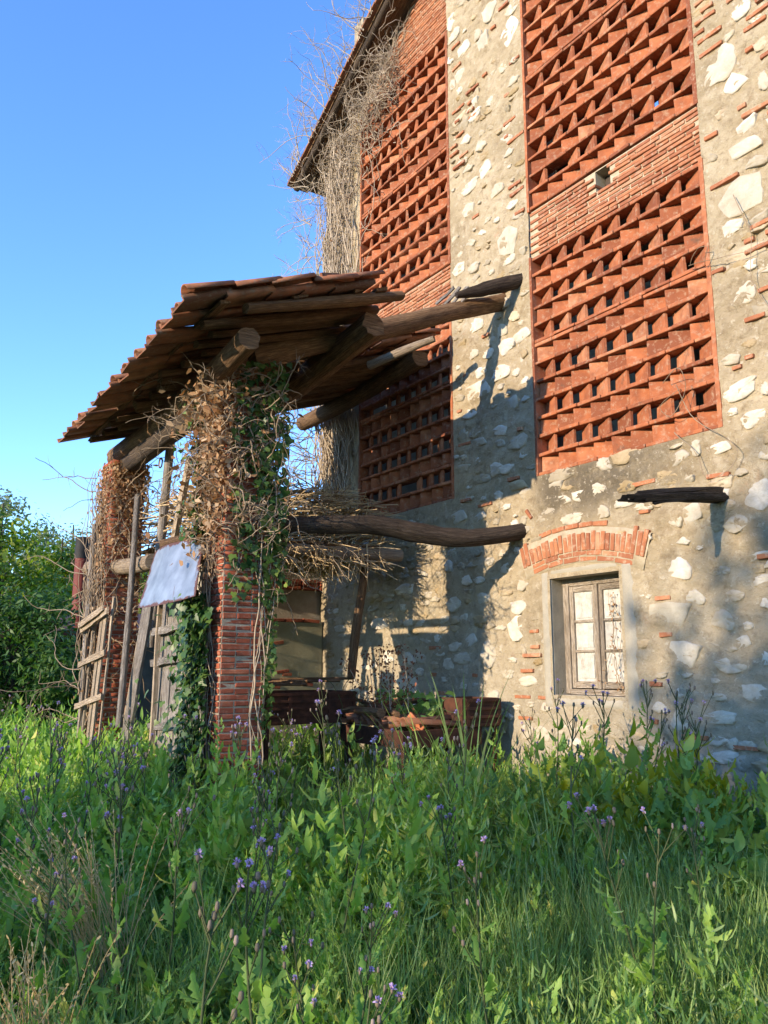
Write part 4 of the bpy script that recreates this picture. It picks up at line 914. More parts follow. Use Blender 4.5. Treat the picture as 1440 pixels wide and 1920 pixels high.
# bowed galvanised sheet
m = MB(); nu, nv = 14, 10
c00, c10, c01, c11 = [np.array(c) for c in ((-7.90, -3.30, 2.14), (-6.62, -3.22, 2.17), (-8.27, -3.05, 2.74), (-6.95, -3.03, 2.70))]
V = []; U = []
for i in range(nu+1):
    for j in range(nv+1):
        u, v = i/nu, j/nv; p = c00*(1-u)*(1-v)+c10*u*(1-v)+c01*(1-u)*v+c11*u*v
        p = p+np.array([0, -.045*math.sin(math.pi*u)*(.4+.6*v)+.006*math.sin(9*u+2*v), .03*math.sin(math.pi*u)*v-.02*math.sin(math.pi*u)*(1-v)]); V.append(p); U.append((u, v))
V = np.array(V); k = nv+1; q = [(i*k+j, (i+1)*k+j, (i+1)*k+j+1, i*k+j+1) for i in range(nu) for j in range(nv)]
m.add(V, q, u=U); m.add(V+np.array([0, .006, 0]), [x[::-1] for x in q], u=U)
tag(m.build('metal_sheet', MT['zinc'], None, (-7.7, -3.15, 2.2), smooth=True), 'bent galvanised metal sheet with rusty edges above the plank door', 'metal sheet')
single_log('roof_lath', [(-8.3, -2.95, 2.83), (-7.1, -2.9, 2.80)], .05, 'short log end above the metal sheet', 'log', 'wood', sides=9)
# ================================================================ CLIMBERS
def wander(n, k, start, d0, step, sig, pull=None, grav=0.0):
    """n random-walk stems of k points"""
    P = np.zeros((n, k, 3)); P[:, 0] = start; D = d0/np.linalg.norm(d0, axis=1)[:, None]
    for i in range(1, k):
        D = D+RNG.normal(0, sig, (n, 3)); D[:, 2] -= grav
        if pull is not None: D = D+pull(P[:, i-1], i/k)
        D /= np.linalg.norm(D, axis=1)[:, None]; P[:, i] = P[:, i-1]+D*np.reshape(step, (-1, 1))
    return P
def twigs_from(m, paths, frac, n_each, L, r, sig=.25, spread=.8, bias=(0, 0, 0), k=6):
    n, kk = paths.shape[:2]; idx = RNG.integers(0, n, n_each); at = RNG.integers(int(kk*frac), kk, n_each)
    st = paths[idx, at]; d = RNG.normal(0, spread, (n_each, 3))+np.array(bias)
    P = wander(n_each, k, st, d, RNG.uniform(.5, 1.2, n_each)*L/k, sig); m.tubes(P, r, r*.35, 3); return P
def climber(name, loc, label, cat='vine'): return thing(name, loc, label, cat)

# --- bare vine over the barn's corner
vb = climber('bare_vine', (-10.0, -.1, .3), 'leafless climbing vine matted over the barn corner and gable edge')
m = MB(); n = 230
x = RNG.uniform(-10.30, -9.30, n); z0 = RNG.uniform(2.9, 8.2, n)
st = np.stack([x, -RNG.uniform(.02, .10, n), z0], 1)
P = wander(n, 26, st, np.stack([RNG.normal(0, .15, n), np.zeros(n), np.ones(n)], 1), RNG.uniform(.06, .13, n), .16, lambda p, t: np.stack([(-9.85-p[:, 0])*.10, (-.07-p[:, 1])*.8, np.full(len(p), .12)], 1))
P[:, :, 1] = np.clip(P[:, :, 1], -.2, -.015); top = 9.22+.537*(P[:, :, 0]+10.25); P[:, :, 2] = np.minimum(P[:, :, 2], top)
m.tubes(P, RNG.uniform(.005, .014, n), .004, 4)
n = 260; x = RNG.uniform(-10.25, -8.3, n); st = np.stack([x, -RNG.uniform(.02, .12, n), 9.0+.537*(x+10.25)-RNG.exponential(.35, n)], 1)
P2 = wander(n, 16, st, np.stack([RNG.normal(.5, .7, n), np.zeros(n), RNG.normal(.2, .7, n)], 1), .06, .35, lambda p, t: np.stack([np.zeros(len(p)), (-.1-p[:, 1])*.8, np.zeros(len(p))], 1))
m.tubes(P2, .007, .003, 3)
m.build('stems', MT['twig'], vb)
m = MB(); A = twigs_from(m, P, .2, 900, .35, .0035, .3); twigs_from(m, P2, .2, 900, .35, .003, .3)
# twigs standing out against the sky, left of corner and above the rake
n = 46; t = RNG.uniform(0, 1, n); base = np.stack([-10.3+0*t, -.1-.2*RNG.random(n), 4.0+5.2*t], 1)
E1 = wander(n, 12, base, np.stack([-np.ones(n), -RNG.uniform(-.2, .6, n), RNG.normal(.25, .35, n)], 1), RNG.uniform(.04, .085, n), .16, grav=-.02); m.tubes(E1, .008, .003, 4)
base = np.stack([-10.7+2.9*t, np.full(n, -.42), 9.3+.537*(-.45+2.9*t)], 1)
E2 = wander(n, 12, base, np.stack([RNG.normal(-.5, .4, n), RNG.normal(-.3, .3, n), np.ones(n)], 1), RNG.uniform(.035, .10, n), .17, grav=-.02); m.tubes(E2, .008, .003, 4)
for E_ in (E1, E2):
    B_ = twigs_from(m, E_, .15, 330, .32, .0035, .18, .5, (-.3, -.2, .35)); twigs_from(m, B_, .3, 500, .14, .0022, .2, .6, (-.2, 0, .2))
m.build('twigs', MT['twig'], vb)
m = MB(); c = P[RNG.integers(0, len(P), 500), RNG.integers(3, 26, 500)]+RNG.normal(0, .02, (500, 3)); c[:, 1] -= .02
m.leaves(c, RNG.uniform(.02, .05, 500), None, DEAD); m.build('dead_leaves', MT['deadleaf'], vb)

# --- near pillar: tangle of dry vine with dead leaves on the lit side
v1 = climber('dry_vine', (-6.85, -2.8, .5), 'dense tangle of dry vine and dead leaves on the near pillar')
m = MB(); n = 420; a = RNG.uniform(0, 2*math.pi, n); zt = 2.1+2.1*RNG.beta(1.6, 1.1, n)
def around(a, r): return np.stack([-6.83+np.clip(np.cos(a)*1.35, -1, 1)*r, -2.77+np.clip(np.sin(a)*1.35, -1, 1)*r], 1)
xy = around(a, .25); st = np.concatenate([xy, zt[:, None]], 1)
out = np.concatenate([(xy-np.array([-6.83, -2.77]))*3, RNG.normal(0, .6, (n, 1))], 1)
P = wander(n, 18, st, out+RNG.normal(0, .4, (n, 3)), RNG.uniform(.025, .05, n), .30, lambda p, t: np.stack([(-6.80-p[:, 0])*np.where(p[:, 2] < 3, 1.3, 1.0), (-2.80-p[:, 1])*np.where(p[:, 2] < 3, .8, .55), np.full(len(p), -.06)], 1), .05)
m.tubes(P, RNG.uniform(.004, .009, n), .003, 4)
Q = twigs_from(m, P, .2, 620, .22, .0032, .28, .7, (0, -.3, -.15), 7); twigs_from(m, Q, .3, 900, .12, .0022, .3)
# long sprays to the left, front and to the loft beam on the right
n = 24; a = RNG.uniform(3.2, 6.9, n); xy = around(a, .3); st = np.concatenate([xy, RNG.uniform(2.9, 4.0, (n, 1))], 1)
S = wander(n, 16, st, np.concatenate([(xy-np.array([-6.83, -2.77]))*3, RNG.normal(.1, .4, (n, 1))], 1), RNG.uniform(.03, .06, n), .2, grav=.03); m.tubes(S, .006, .003, 4)
twigs_from(m, S, .2, 160, .2, .003, .25)
n = 26; st = np.stack([RNG.uniform(-6.75, -6.55, n), RNG.uniform(-2.75, -2.4, n), RNG.uniform(2.5, 3.05, n)], 1)
S2 = wander(n, 18, st, np.stack([RNG.normal(.25, .4, n), RNG.normal(.3, .5, n), RNG.normal(-.2, .5, n)], 1), RNG.uniform(.03, .055, n), .26, grav=.06); m.tubes(S2, .006, .003, 4)
T2 = twigs_from(m, S2, .1, 130, .2, .0035, .25, .8, (0, 0, -.3)); twigs_from(m, T2, .3, 150, .12, .0022, .3)
# thick rooted stems down the lit face
n = 22; st = np.stack([RNG.uniform(-7.02, -6.72, n), np.full(n, -3.0), np.full(n, .4)], 1)
R = wander(n, 40, st, np.stack([np.zeros(n), np.zeros(n), np.ones(n)], 1), .09, .12, lambda p, t: np.stack([np.clip(-6.88-p[:, 0], -.2, .2)*.5, (-3.01-p[:, 1])*1.5, np.full(len(p), .5)], 1)); m.tubes(R, RNG.uniform(.003, .009, n), .003, 5)
m.build('stems', MT['vine'], v1)
m = MB(); n = 2600; a = RNG.normal(4.7, .9, n); r = .24+RNG.exponential(.07, n); xy = around(a, 1)*0+np.stack([-6.83+np.clip(np.cos(a)*1.35, -1, 1)*(.2+.45*(r-.2)), -2.77+np.clip(np.sin(a)*1.35, -1, 1)*r], 1)
zz_ = 4.18-RNG.beta(1.2, 2.2, n)*1.8; m.leaves(np.concatenate([xy, zz_[:, None]], 1), RNG.uniform(.035, .085, n), None, DEAD, .5, .3)
c = P[RNG.integers(0, len(P), 500), RNG.integers(6, 18, 500)]; m.leaves(c, RNG.uniform(.03, .07, 500), None, DEAD, .5, .4)
m.build('dead_leaves', MT['deadleaf'], v1)

# --- ivy on the near pillar
v2 = climber('ivy', (-6.7, -2.75, .4), 'dark green ivy climbing the shaded side of the near pillar', 'ivy')
m = MB()
n = 1300; y = RNG.uniform(-2.95, -2.42, n); z = RNG.uniform(2.15, 4.35, n); keep = RNG.random(n) < np.clip(.25+1.1*(y+2.95)/.5, 0, 1)*(.35+.9*vnoise(y, z, 3, 5)); y, z = y[keep], z[keep]
m.leaves(np.stack([-6.60+RNG.exponential(.028, len(y)), y, z], 1), RNG.uniform(.045, .085, len(y)), np.array([1, -.1, .3]), IVY, .2, .8)
n = 150; y = RNG.normal(-2.55, .03, n); z = 1.0+RNG.beta(2, 2, n)*1.3; m.leaves(np.stack([-6.60+RNG.exponential(.03, n), y, z], 1), RNG.uniform(.03, .055, n), np.array([1, 0, .3]), IVY, .2, .8)
n = 1000; z = RNG.uniform(2.7, 4.0, n); x = -7.0+RNG.normal(0, .05, n); k_ = RNG.random(n) < .35+.9*vnoise(x*2, z, 3, 8); m.leaves(np.stack([x, -3.02-RNG.exponential(.05, n), z], 1)[k_], RNG.uniform(.04, .075, k_.sum()), np.array([-.3, -1, .3]), IVY, .2, .8)
m.build('leaves', MT['ivy'], v2)
m = MB(); n = 9; st = np.stack([np.full(n, -6.615), RNG.uniform(-2.7, -2.55, n), np.full(n, .4)], 1)
R = wander(n, 40, st, np.stack([np.zeros(n), np.zeros(n), np.ones(n)], 1), .09, .14, lambda p, t: np.stack([(-6.61-p[:, 0])*1.5, np.clip(-2.6-p[:, 1], -.2, .2)*.4, np.full(len(p), .5)], 1)); m.tubes(R, RNG.uniform(.004, .009, n), .004, 4); m.build('stems', MT['twig'], v2)
v3 = climber('ivy', (-7.1, -3.1, .4), 'bright leafy ivy clump between plank door and near pillar', 'ivy')
m = MB(); n = 1900; x = RNG.normal(-6.92, .15, n); z = RNG.uniform(.7, 2.2, n); keep = np.abs(x+6.92+.06*(z-1.5)) < .22+.08*vnoise(x*0, z, 3, 9); x, z = x[keep], z[keep]
m.leaves(np.stack([x, -3.06-RNG.exponential(.06, len(x)), z], 1), RNG.uniform(.045, .08, len(x)), np.array([.1, -1, .5]), IVY, .2, .9); m.build('leaves', MT['ivy'], v3)
m = MB(); n = 30; st = np.stack([RNG.normal(-6.95, .1, n), np.full(n, -3.04), np.full(n, .4)], 1)
R = wander(n, 20, st, np.stack([np.zeros(n), np.zeros(n), np.ones(n)], 1), .09, .2, lambda p, t: np.stack([(-6.95-p[:, 0])*.5, (-3.04-p[:, 1])*1.5, np.full(len(p), .5)], 1)); m.tubes(R, .006, .003, 4); m.build('stems', MT['twig'], v3)

# --- far pillar: crust of dead leaves and stems
v4 = climber('dead_vine', (-9.6, -3.1, .4), 'crust of dead brown vine leaves on the far pillar')
m = MB(); n = 2600; z = RNG.uniform(.5, 3.9, n); x = RNG.uniform(-9.86, -9.42, n); m.leaves(np.stack([x, -3.24-RNG.exponential(.025, n), z], 1), RNG.uniform(.025, .055, n), np.array([0, -1, .2]), DEAD, .5, .6)
n = 1500; z = 3.9-RNG.exponential(.55, n); z = np.maximum(z, .6); y = RNG.uniform(-3.22, -2.8, n); m.leaves(np.stack([-9.40+RNG.exponential(.03, n), y, z], 1), RNG.uniform(.03, .06, n), np.array([1, 0, .2]), DEAD, .5, .6); m.build('dead_leaves', MT['deadleaf'], v4)
m = MB(); n = 120; st = np.stack([RNG.uniform(-9.86, -9.42, n), np.full(n, -3.26), RNG.uniform(.4, 2.5, n)], 1)
R = wander(n, 22, st, np.stack([np.zeros(n), np.zeros(n), np.ones(n)], 1), .07, .2, lambda p, t: np.stack([(-9.64-p[:, 0])*.1, (-3.26-p[:, 1])*1.0, np.full(len(p), .3)], 1)); m.tubes(R, .007, .003, 4)
n = 50; st = np.stack([np.full(n, -9.39), RNG.uniform(-3.2, -2.85, n), RNG.uniform(1.8, 3.8, n)], 1)
R2 = wander(n, 16, st, np.stack([np.ones(n)*.2, RNG.normal(.2, .6, n), RNG.normal(0, .8, n)], 1), .06, .25, lambda p, t: np.stack([(-9.37-p[:, 0])*.5, np.zeros(len(p)), np.zeros(len(p))], 1), .03); m.tubes(R2, .006, .003, 4)
n = 15; st = np.stack([np.full(n, -9.85), np.full(n, -3.28), RNG.uniform(1.0, 3.8, n)], 1)
R3 = wander(n, 14, st, np.stack([-np.ones(n)*.7, -np.ones(n)*.55, RNG.normal(.1, .4, n)], 1), RNG.uniform(.04, .075, n), .2, grav=-.02); m.tubes(R3, .007, .003, 4); twigs_from(m, R3, .2, 60, .2, .003, .2)
# fine dead sprays across the gap between the pillars and by the barn corner
n = 30; st = np.stack([RNG.uniform(-9.4, -7.2, n), RNG.uniform(-3.0, -2.6, n), RNG.uniform(2.8, 3.85, n)], 1)
R4 = wander(n, 16, st, RNG.normal(0, 1, (n, 3))*np.array([1, .4, .5]), .05, .25, grav=.01); m.tubes(R4, .005, .002, 3); twigs_from(m, R4, .1, 110, .2, .0025, .25)
m.build('stems', MT['vine'], v4)
v5 = climber('bare_vine', (-10.1, -.3, 3), 'dark bare twigs against the sky beside the barn corner under the porch')
m = MB(); n = 40; st = np.stack([np.full(n, -10.28), RNG.uniform(-.4, -.05, n), RNG.uniform(3.0, 5.0, n)], 1)
R5 = wander(n, 16, st, np.stack([RNG.normal(-.3, .3, n), -np.ones(n), RNG.normal(.1, .5, n)], 1), RNG.uniform(.03, .085, n), .25); m.tubes(R5, .007, .003, 4); twigs_from(m, R5, .2, 180, .25, .003, .25); m.build('twigs', MT['vine'], v5)

# --- dry tendrils on the window and on the wall right of the screens
v6 = climber('dry_tendril', (-5.1, .1, 1.4), 'withered creeper with brown leaves on the right window leaf')
m = MB(); n = 4; st = np.stack([RNG.uniform(-5.32, -5.0, n), np.full(n, .155), np.full(n, 1.36)], 1)
R6 = wander(n, 18, st, np.stack([RNG.normal(0, .2, n), np.zeros(n), np.ones(n)], 1), .055, .22, lambda p, t: np.stack([(-5.2-p[:, 0])*.2, (.15-p[:, 1])*1.5, np.full(len(p), .25)], 1)); R6[:, :, 1] = np.minimum(R6[:, :, 1], .158); m.tubes(R6, .003, .002, 4); m.build('stems', MT['vine'], v6)
m = MB(); c = R6[RNG.integers(0, n, 60), RNG.integers(1, 18, 60)]+RNG.normal(0, .012, (60, 3)); c[:, 1] -= .01; m.leaves(c, RNG.uniform(.018, .035, 60), np.array([0, -1, 0]), DEAD, .5, .5); m.build('dead_leaves', MT['deadleaf'], v6)
v7 = climber('dry_tendril', (-3.9, -.05, 3.0), 'thin looping dry tendrils hanging over the lower right brick screen')
m = MB(); th = np.linspace(0, 1, 24)
def strand(pts, r=.0035):
    pts = np.array(pts, float); k = np.arange(len(pts)); p = np.stack([np.interp(th*(len(pts)-1), k, pts[:, i]) for i in range(3)], 1)
    for _ in range(3): p[1:-1] = p[1:-1]*.5+(p[:-2]+p[2:])*.25
    p[:, 1] -= .015*np.abs(np.sin(th*9)); m.tubes(p[None], r, r*.7, 4)
strand([(-4.28, -.05, 3.95), (-4.05, -.1, 4.05), (-4.02, -.08, 3.8), (-4.2, -.06, 3.6), (-4.35, -.06, 3.75), (-4.1, -.06, 3.85)])
strand([(-4.15, -.05, 3.9), (-4.0, -.07, 3.55), (-3.72, -.07, 3.35), (-3.6, -.07, 3.22), (-3.7, -.06, 3.08), (-3.86, -.05, 3.04)])
strand([(-4.2, -.05, 3.5), (-4.0, -.06, 3.3), (-3.92, -.06, 3.05)]); strand([(-3.95, -.05, 4.88), (-3.7, -.08, 4.82), (-3.4, -.06, 4.76), (-3.0, -.06, 4.8)]); strand([(-3.8, -.05, 4.82), (-3.72, -.09, 4.95), (-3.85, -.07, 4.98), (-3.93, -.05, 4.88)])
strand([(-3.5, -.05, 5.3), (-3.35, -.08, 4.9), (-3.4, -.07, 4.5), (-3.25, -.06, 4.2)]); m.build('stems', MT['vine'], v7)

# ================================================================ SHED far left
shed = thing('dark_shed', (-16.5, -1.8, .2), 'dark tumbledown shed behind the far pillar', 'shed')
m = MB(); m.box(-18.5, -16.0, -3.3, 1.5, 0, 2.1, .02); m.build('wall', flatmat('sooty_plaster', (.06, .055, .045), (.16, .145, .12), 2, .95), shed)
m = MB(); m.hexa([(-18.7, -3.6, 2.45), (-18.7, 1.9, 2.75), (-18.7, 1.9, 2.85), (-18.7, -3.6, 2.55), (-15.6, -3.6, 2.05), (-15.6, 1.9, 2.35), (-15.6, 1.9, 2.45), (-15.6, -3.6, 2.15)]); m.build('roof', flatmat('rusted_roof_sheet', (.05, .03, .025), (.13, .06, .04), 3, .8), shed)
m = MB(); m.log([(-16.05, -1.93, 2.1), (-16.05, -1.93, 3.85)], .13, sides=14, wob=.0); m.build('stove_pipe', flatmat('dark_red_paint', (.12, .022, .016), (.18, .035, .022), 6, .6), shed)
m = MB(); m.log([(-16.05, -1.93, 3.58), (-16.05, -1.93, 3.98)], .14, sides=14, wob=.0); m.build('pipe_collar', flatmat('soot_black', (.012, .012, .012), (.03, .028, .026), 6, .7), shed)
m = MB(); m.plank((-15.98, -2.4, .3), (-15.98, -2.4, 1.9), (0, 1, 0), .6, .04, 4); m.build('door', MT['greywood'], shed)

# ================================================================ TREES
def tree(name, label, base, h, crown_r, crown_h, n, leaf, mat, trunk_r=.15, lobes=16, shape=LEAF, group=None, low=.25, seed=0, lean=(0, 0)):
    g = tag(put(bpy.data.objects.new(name, None), None, base), label, 'bush' if h < 3.2 else 'tree', group)
    b = np.array(base, float); m = MB(); top = b+np.array([lean[0], lean[1], h*.9])
    m.log([tuple(b-np.array([0, 0, .2])), tuple(b+(top-b)*.35+RNG.normal(0, .1, 3)), tuple(b+(top-b)*.7+RNG.normal(0, .15, 3)), tuple(top)], [trunk_r, trunk_r*.8, trunk_r*.45, trunk_r*.12], sides=9)
    cc = b+np.array([lean[0]*.6, lean[1]*.6, h-crown_h/2]); L = []
    for k in range(lobes):
        d = RNG.normal(0, 1, 3); d /= np.linalg.norm(d); rr = RNG.uniform(.35, .95)
        c = cc+d*np.array([crown_r, crown_r, crown_h/2])*rr; L.append((c, RNG.uniform(.28, .48)*crown_r))
        s0 = b+(top-b)*np.clip((c[2]-b[2])/h*.8-.1, .1, .9)
        m.log([tuple(s0), tuple((s0+c)/2+RNG.normal(0, .12, 3)), tuple(c)], [trunk_r*.35, trunk_r*.2, trunk_r*.06], sides=5, sub=3)
    m.build('trunk', MT['bark'], g)
    m = MB(); per = n//lobes
    for c, r in L:
        d = RNG.normal(0, 1, (per, 3)); d /= np.linalg.norm(d, axis=1)[:, None]; rr = RNG.random(per)**.45
        p = c+d*rr[:, None]*r*np.array([1.15, 1.15, .85])*(1+.25*RNG.normal(0, 1, (per, 1)))
        m.leaves(p, RNG.uniform(.7, 1.3, per)*leaf, d*.6+np.array([0, 0, .5]), shape, .2, .2)
    m.build('crown', MT[mat], g); return g
TG = 'trees beyond the shed'
tree('broadleaf_tree', 'sunlit bushy green tree at the left edge behind the dark shrub', (-24, -2.2, 0), 6.0, 2.2, 4.6, 7000, .15, 'treeleaf', group=TG)
tree('broadleaf_tree', 'rounded green tree left of the red stove pipe', (-26, -.2, 0), 6.0, 2.1, 4.6, 6000, .15, 'treeleaf', group=TG)
tree('willow_tree', 'pale feathery tree behind the stove pipe', (-40, 3.2, 0), 9.0, 3.0, 6.5, 5000, .2, 'palewillow', .25, shape=NARROW*np.array([1.6, 1]), group=TG)
tree('willow_tree', 'pale tall tree peeping over the green trees at far left', (-42, .4, 0), 10.2, 2.8, 7, 5000, .2, 'palewillow', .25, group=TG)
tree('dark_conifer', 'dark tree tip at the very left edge of the sky', (-30, -2.6, 0), 7.9, 1.2, 5.5, 4200, .13, 'darkleaf', group=TG)
tree('dark_shrub', 'big dark feathery shrub in front of the shed at far left', (-14.6, -3.35, 0), 3.0, 1.25, 2.7, 9000, .13, 'darkleaf', .05, 22, NARROW*np.array([1.5, 1]))
tree('dark_shrub', 'dark low shrub beside the shed wall', (-15.2, -2.6, 0), 2.1, 1.0, 1.8, 4000, .12, 'darkleaf', .05, 16, NARROW*np.array([1.5, 1]))
for k, (x, y, h) in enumerate(((-60, 2, 9), (-66, 8, 10), (-58, 12, 9), (-70, -4, 9), (-75, 18, 12), (-62, -9, 9))):
    tree('far_tree', 'distant tree on the horizon beyond the shed', (x, y, 0), h, 3.4, 6.5, 1800, .4, 'treeleaf', .25, 12, group='distant trees')
# the trees across the field whose shade lies over the weeds and the foot of the wall (outside the picture)
SH = [(-1.7, -24, 9.4, 2.0), (.7, -24.6, 9.9, 2.2), (3.2, -24, 9.8, 2.2), (-3.9, -23.5, 7.1, 1.7), (-6.0, -23.0, 6.0, 1.4), (-8.0, -23.4, 4.9, 1.2), (5.8, -25, 10.4, 2.3), (8.4, -25, 10.5, 2.3)]
for k, (x, y, h, r) in enumerate(SH):
    tree('field_tree', 'tree across the field, outside the picture, shading the weeds', (x, y, 0), h, r, h*.88, 2900, .24, 'treeleaf', .12, 26, group='trees across the field')
# ================================================================ WEEDS
def strip_leaf(ts, ws, curv=.35, fold=.25, sweep=.06):
    V = []; 
    for i, (t, w_) in enumerate(zip(ts, ws)):
        z = -curv*t*t+.15*t
        V += [(-w_, t+sweep*(w_ > .12), z+fold*w_), (0, t, z), (w_, t+sweep*(w_ > .12), z+fold*w_)]
    T = []
    for i in range(len(ts)-1):
        a = i*3; b = a+3
        T += [(a, a+1, b+1), (a, b+1, b), (a+1, a+2, b+2), (a+1, b+2, b+1)]
    return np.array(V, float), np.array(T)
LF = [
 [strip_leaf([0, .14, .24, .34, .46, .56, .68, .80, .9, 1], [.012, .05, .15, .07, .22, .09, .21, .08, .11, .0], .35+.25*k, .3, .07) for k in range(3)],
 [strip_leaf([0, .25, .42, .6, .8, 1], [.015, .17, .08, .20, .10, 0], .35+.25*k) for k in range(3)],
 [strip_leaf([0, .4, .75, 1], [.02, .17, .12, 0], .35+.3*k) for k in range(3)]]
BLF = [[strip_leaf([0, .12, .3, .5, .75, 1], [.02, .13, .24, .25, .14, 0], .3+.25*k, .15, 0) for k in range(3)], [strip_leaf([0, .25, .6, 1], [.02, .22, .2, 0], .3+.25*k, .15, 0) for k in range(3)], [strip_leaf([0, .5, 1], [.02, .24, 0], .4, .15, 0) for k in range(3)]]
def place_leaf(V, L, az, el, base, roll=0.0):
    ca, sa, ce, se = math.cos(az), math.sin(az), math.cos(el), math.sin(el)
    d = np.array([ca*ce, sa*ce, se]); x = np.array([-sa, ca, 0]); n = np.cross(x, d)
    if roll: x, n = x*math.cos(roll)+n*math.sin(roll), n*math.cos(roll)-x*math.sin(roll)
    return base+L*(V[:, :1]*x+V[:, 1:2]*d+V[:, 2:]*n)
def leafy(h, nl, L0, lib, seed, bushy=0.0):
    """upright leafy stem; returns verts, tris, material index"""
    VV = []; TT = []; n = 0; lean = RNG.normal(0, .12, 2); k = 0
    stems = 1 if not bushy else 3
    for s_ in range(stems):
        off = RNG.normal(0, .05*(stems > 1), 2); ln = RNG.normal(0, .16, 2); hh = h*RNG.uniform(.75, 1.05); m_ = max(3, nl//stems)
        for i in range(m_):
            f = (i+.4)/m_; z = hh*f**.8; base = np.array([off[0]+ln[0]*z, off[1]+ln[1]*z, z])
            V, T = lib[RNG.integers(0, len(lib))]; L = L0*(1.15-.75*f)*RNG.uniform(.75, 1.25)
            VV.append(place_leaf(V, L, i*2.4+RNG.normal(0, .5)+s_, .02+.55*f+RNG.normal(0, .3), base, RNG.normal(0, .35))); TT.append(T+n); n += len(V)
    return np.concatenate(VV), np.concatenate(TT)
def tuft(nb, h, wd, spread, segs=4, droop=.5):
    VV = []; TT = []; n = 0
    for b in range(nb):
        az = RNG.uniform(0, 2*math.pi); L = h*RNG.uniform(.5, 1.1); tilt = abs(RNG.normal(0, spread)); o = RNG.normal(0, .03, 2); w_ = wd*RNG.uniform(.6, 1.2)
        d = np.array([math.cos(az), math.sin(az)]); sd = np.array([-d[1], d[0]]); V = []
        hor = 0; z = 0; el = math.pi/2-tilt
        for i in range(segs+1):
            t = i/segs; ww = w_*(1-t)**.6*.5
            V += [(o[0]+d[0]*hor-sd[0]*ww, o[1]+d[1]*hor-sd[1]*ww, z), (o[0]+d[0]*hor+sd[0]*ww, o[1]+d[1]*hor+sd[1]*ww, z)]
            hor += math.cos(el)*L/segs; z += math.sin(el)*L/segs; el -= droop*RNG.uniform(.3, 1)/segs*1.6
        for i in range(segs): a = i*2; TT += [(n+a, n+a+1, n+a+3), (n+a, n+a+3, n+a+2)]
        VV += V; n += len(V)
    return np.array(VV), np.array(TT)
FR, FU, FF = np.array(rt), np.array(up), np.array(fw)
def project(p):
    v = p-np.array(CAM); z = v@FF; return 720+1550*(v@FR)/np.maximum(z, .01), 960-1550*(v@FU)/np.maximum(z, .01), z
def scatter(var, pts, scale, tilt=.12):
    """tile plant variants over points -> V, T"""
    VV = []; TT = []; n = 0; which = RNG.integers(0, len(var), len(pts))
    for k, (V, T) in enumerate(var):
        idx = np.where(which == k)[0]
        if not len(idx): continue
        a = RNG.uniform(0, 2*math.pi, len(idx)); c, s_ = np.cos(a), np.sin(a); sc = scale[idx]; sz = sc*RNG.uniform(.85, 1.2, len(idx))
        tx, ty = RNG.normal(0, tilt, (2, len(idx)))
        X = (V[None, :, 0]*c[:, None]-V[None, :, 1]*s_[:, None])*sc[:, None]; Y = (V[None, :, 0]*s_[:, None]+V[None, :, 1]*c[:, None])*sc[:, None]; Z = V[None, :, 2]*sz[:, None]
        W_ = np.stack([X+Z*tx[:, None], Y+Z*ty[:, None], Z], -1)+pts[idx][:, None]
        VV.append(W_.reshape(-1, 3)); TT.append((T[None]+(np.arange(len(idx))*len(V))[:, None, None]).reshape(-1, 3)+n); n += len(idx)*len(V)
    return np.concatenate(VV), np.concatenate(TT)
def sample(n, x0, x1, y0, y1): 
    x = RNG.uniform(x0, x1, n); y = RNG.uniform(y0, y1, n); return np.stack([x, y, ground_z(x, y)], 1)
def visible(p, m=260):
    u, v, z = project(p+np.array([0, 0, .3])); return (z > .9) & (u > -m) & (u < 1440+m) & (v < 1920+500)
def dist(p): return np.linalg.norm((p-np.array(CAM))[:, :2], axis=1)
ALL = sample(150000, -22, .5, -8.2, -.12); ALL = ALL[visible(ALL)]; dd = dist(ALL)
keepp = RNG.random(len(ALL))
gz_ = np.exp(-(((ALL[:, 0]+2.4)/.9)**2+((ALL[:, 1]+2.5)/.95)**2))           # grassy corner
patch = fbm(ALL[:, 0], ALL[:, 1], .9, 91, 3)
near = dd < 4.4; mid = (dd >= 4.4) & (dd < 8.2); far = dd >= 8.2
area = 22.5*8.08; dens0 = 150000/area
inporch = (ALL[:, 1] > -2.3) & (ALL[:, 0] < -6.3)
def pick(mask, per_m2): return ALL[mask & (keepp < per_m2/dens0)]
def stuff(name, parts, mats, label, cat):
    m = MB()
    for (V, T), k in parts:
        m.m = k; m.add(V, t=T)
    o = m.build(name, mats, None, (-6, -4, .2)); return tag(o, label, cat, kind='stuff')
v_n = [leafy(RNG.uniform(.26, .52), 24, RNG.uniform(.055, .105), LF[0] if k % 4 == 0 else LF[1], k) for k in range(18)]; v_m = [leafy(RNG.uniform(.34, .58), 26, RNG.uniform(.075, .12), LF[2] if k % 3 else LF[1], k) for k in range(12)]; v_f = [leafy(RNG.uniform(.4, .62), 18, .125, LF[2], k) for k in range(8)]
NLF = [strip_leaf([0, .3, .65, 1], [.01, .075, .06, 0], .2+.3*k, .2, 0) for k in range(3)]
nv = [leafy(RNG.uniform(.32, .6), 36, RNG.uniform(.055, .085), NLF, k, .1) for k in range(10)]
wnn = pick((dd < 8.2) & ~inporch & (patch > .42), 46); wny = pick((dd < 8) & (RNG.random(len(ALL)) < .5), 9)
wn = pick(near & (keepp*0+RNG.random(len(ALL)) > gz_) , 86); wm = pick(mid & ~inporch & (RNG.random(len(ALL)) > gz_*.9), 58); wf = pick(far & ~inporch, 46); wp = pick(inporch, 14)
low_ = lambda p: np.where((p[:, 0] < -5.2) & (p[:, 0] > -8.6) & (p[:, 1] > -2.5), .72, 1.0)
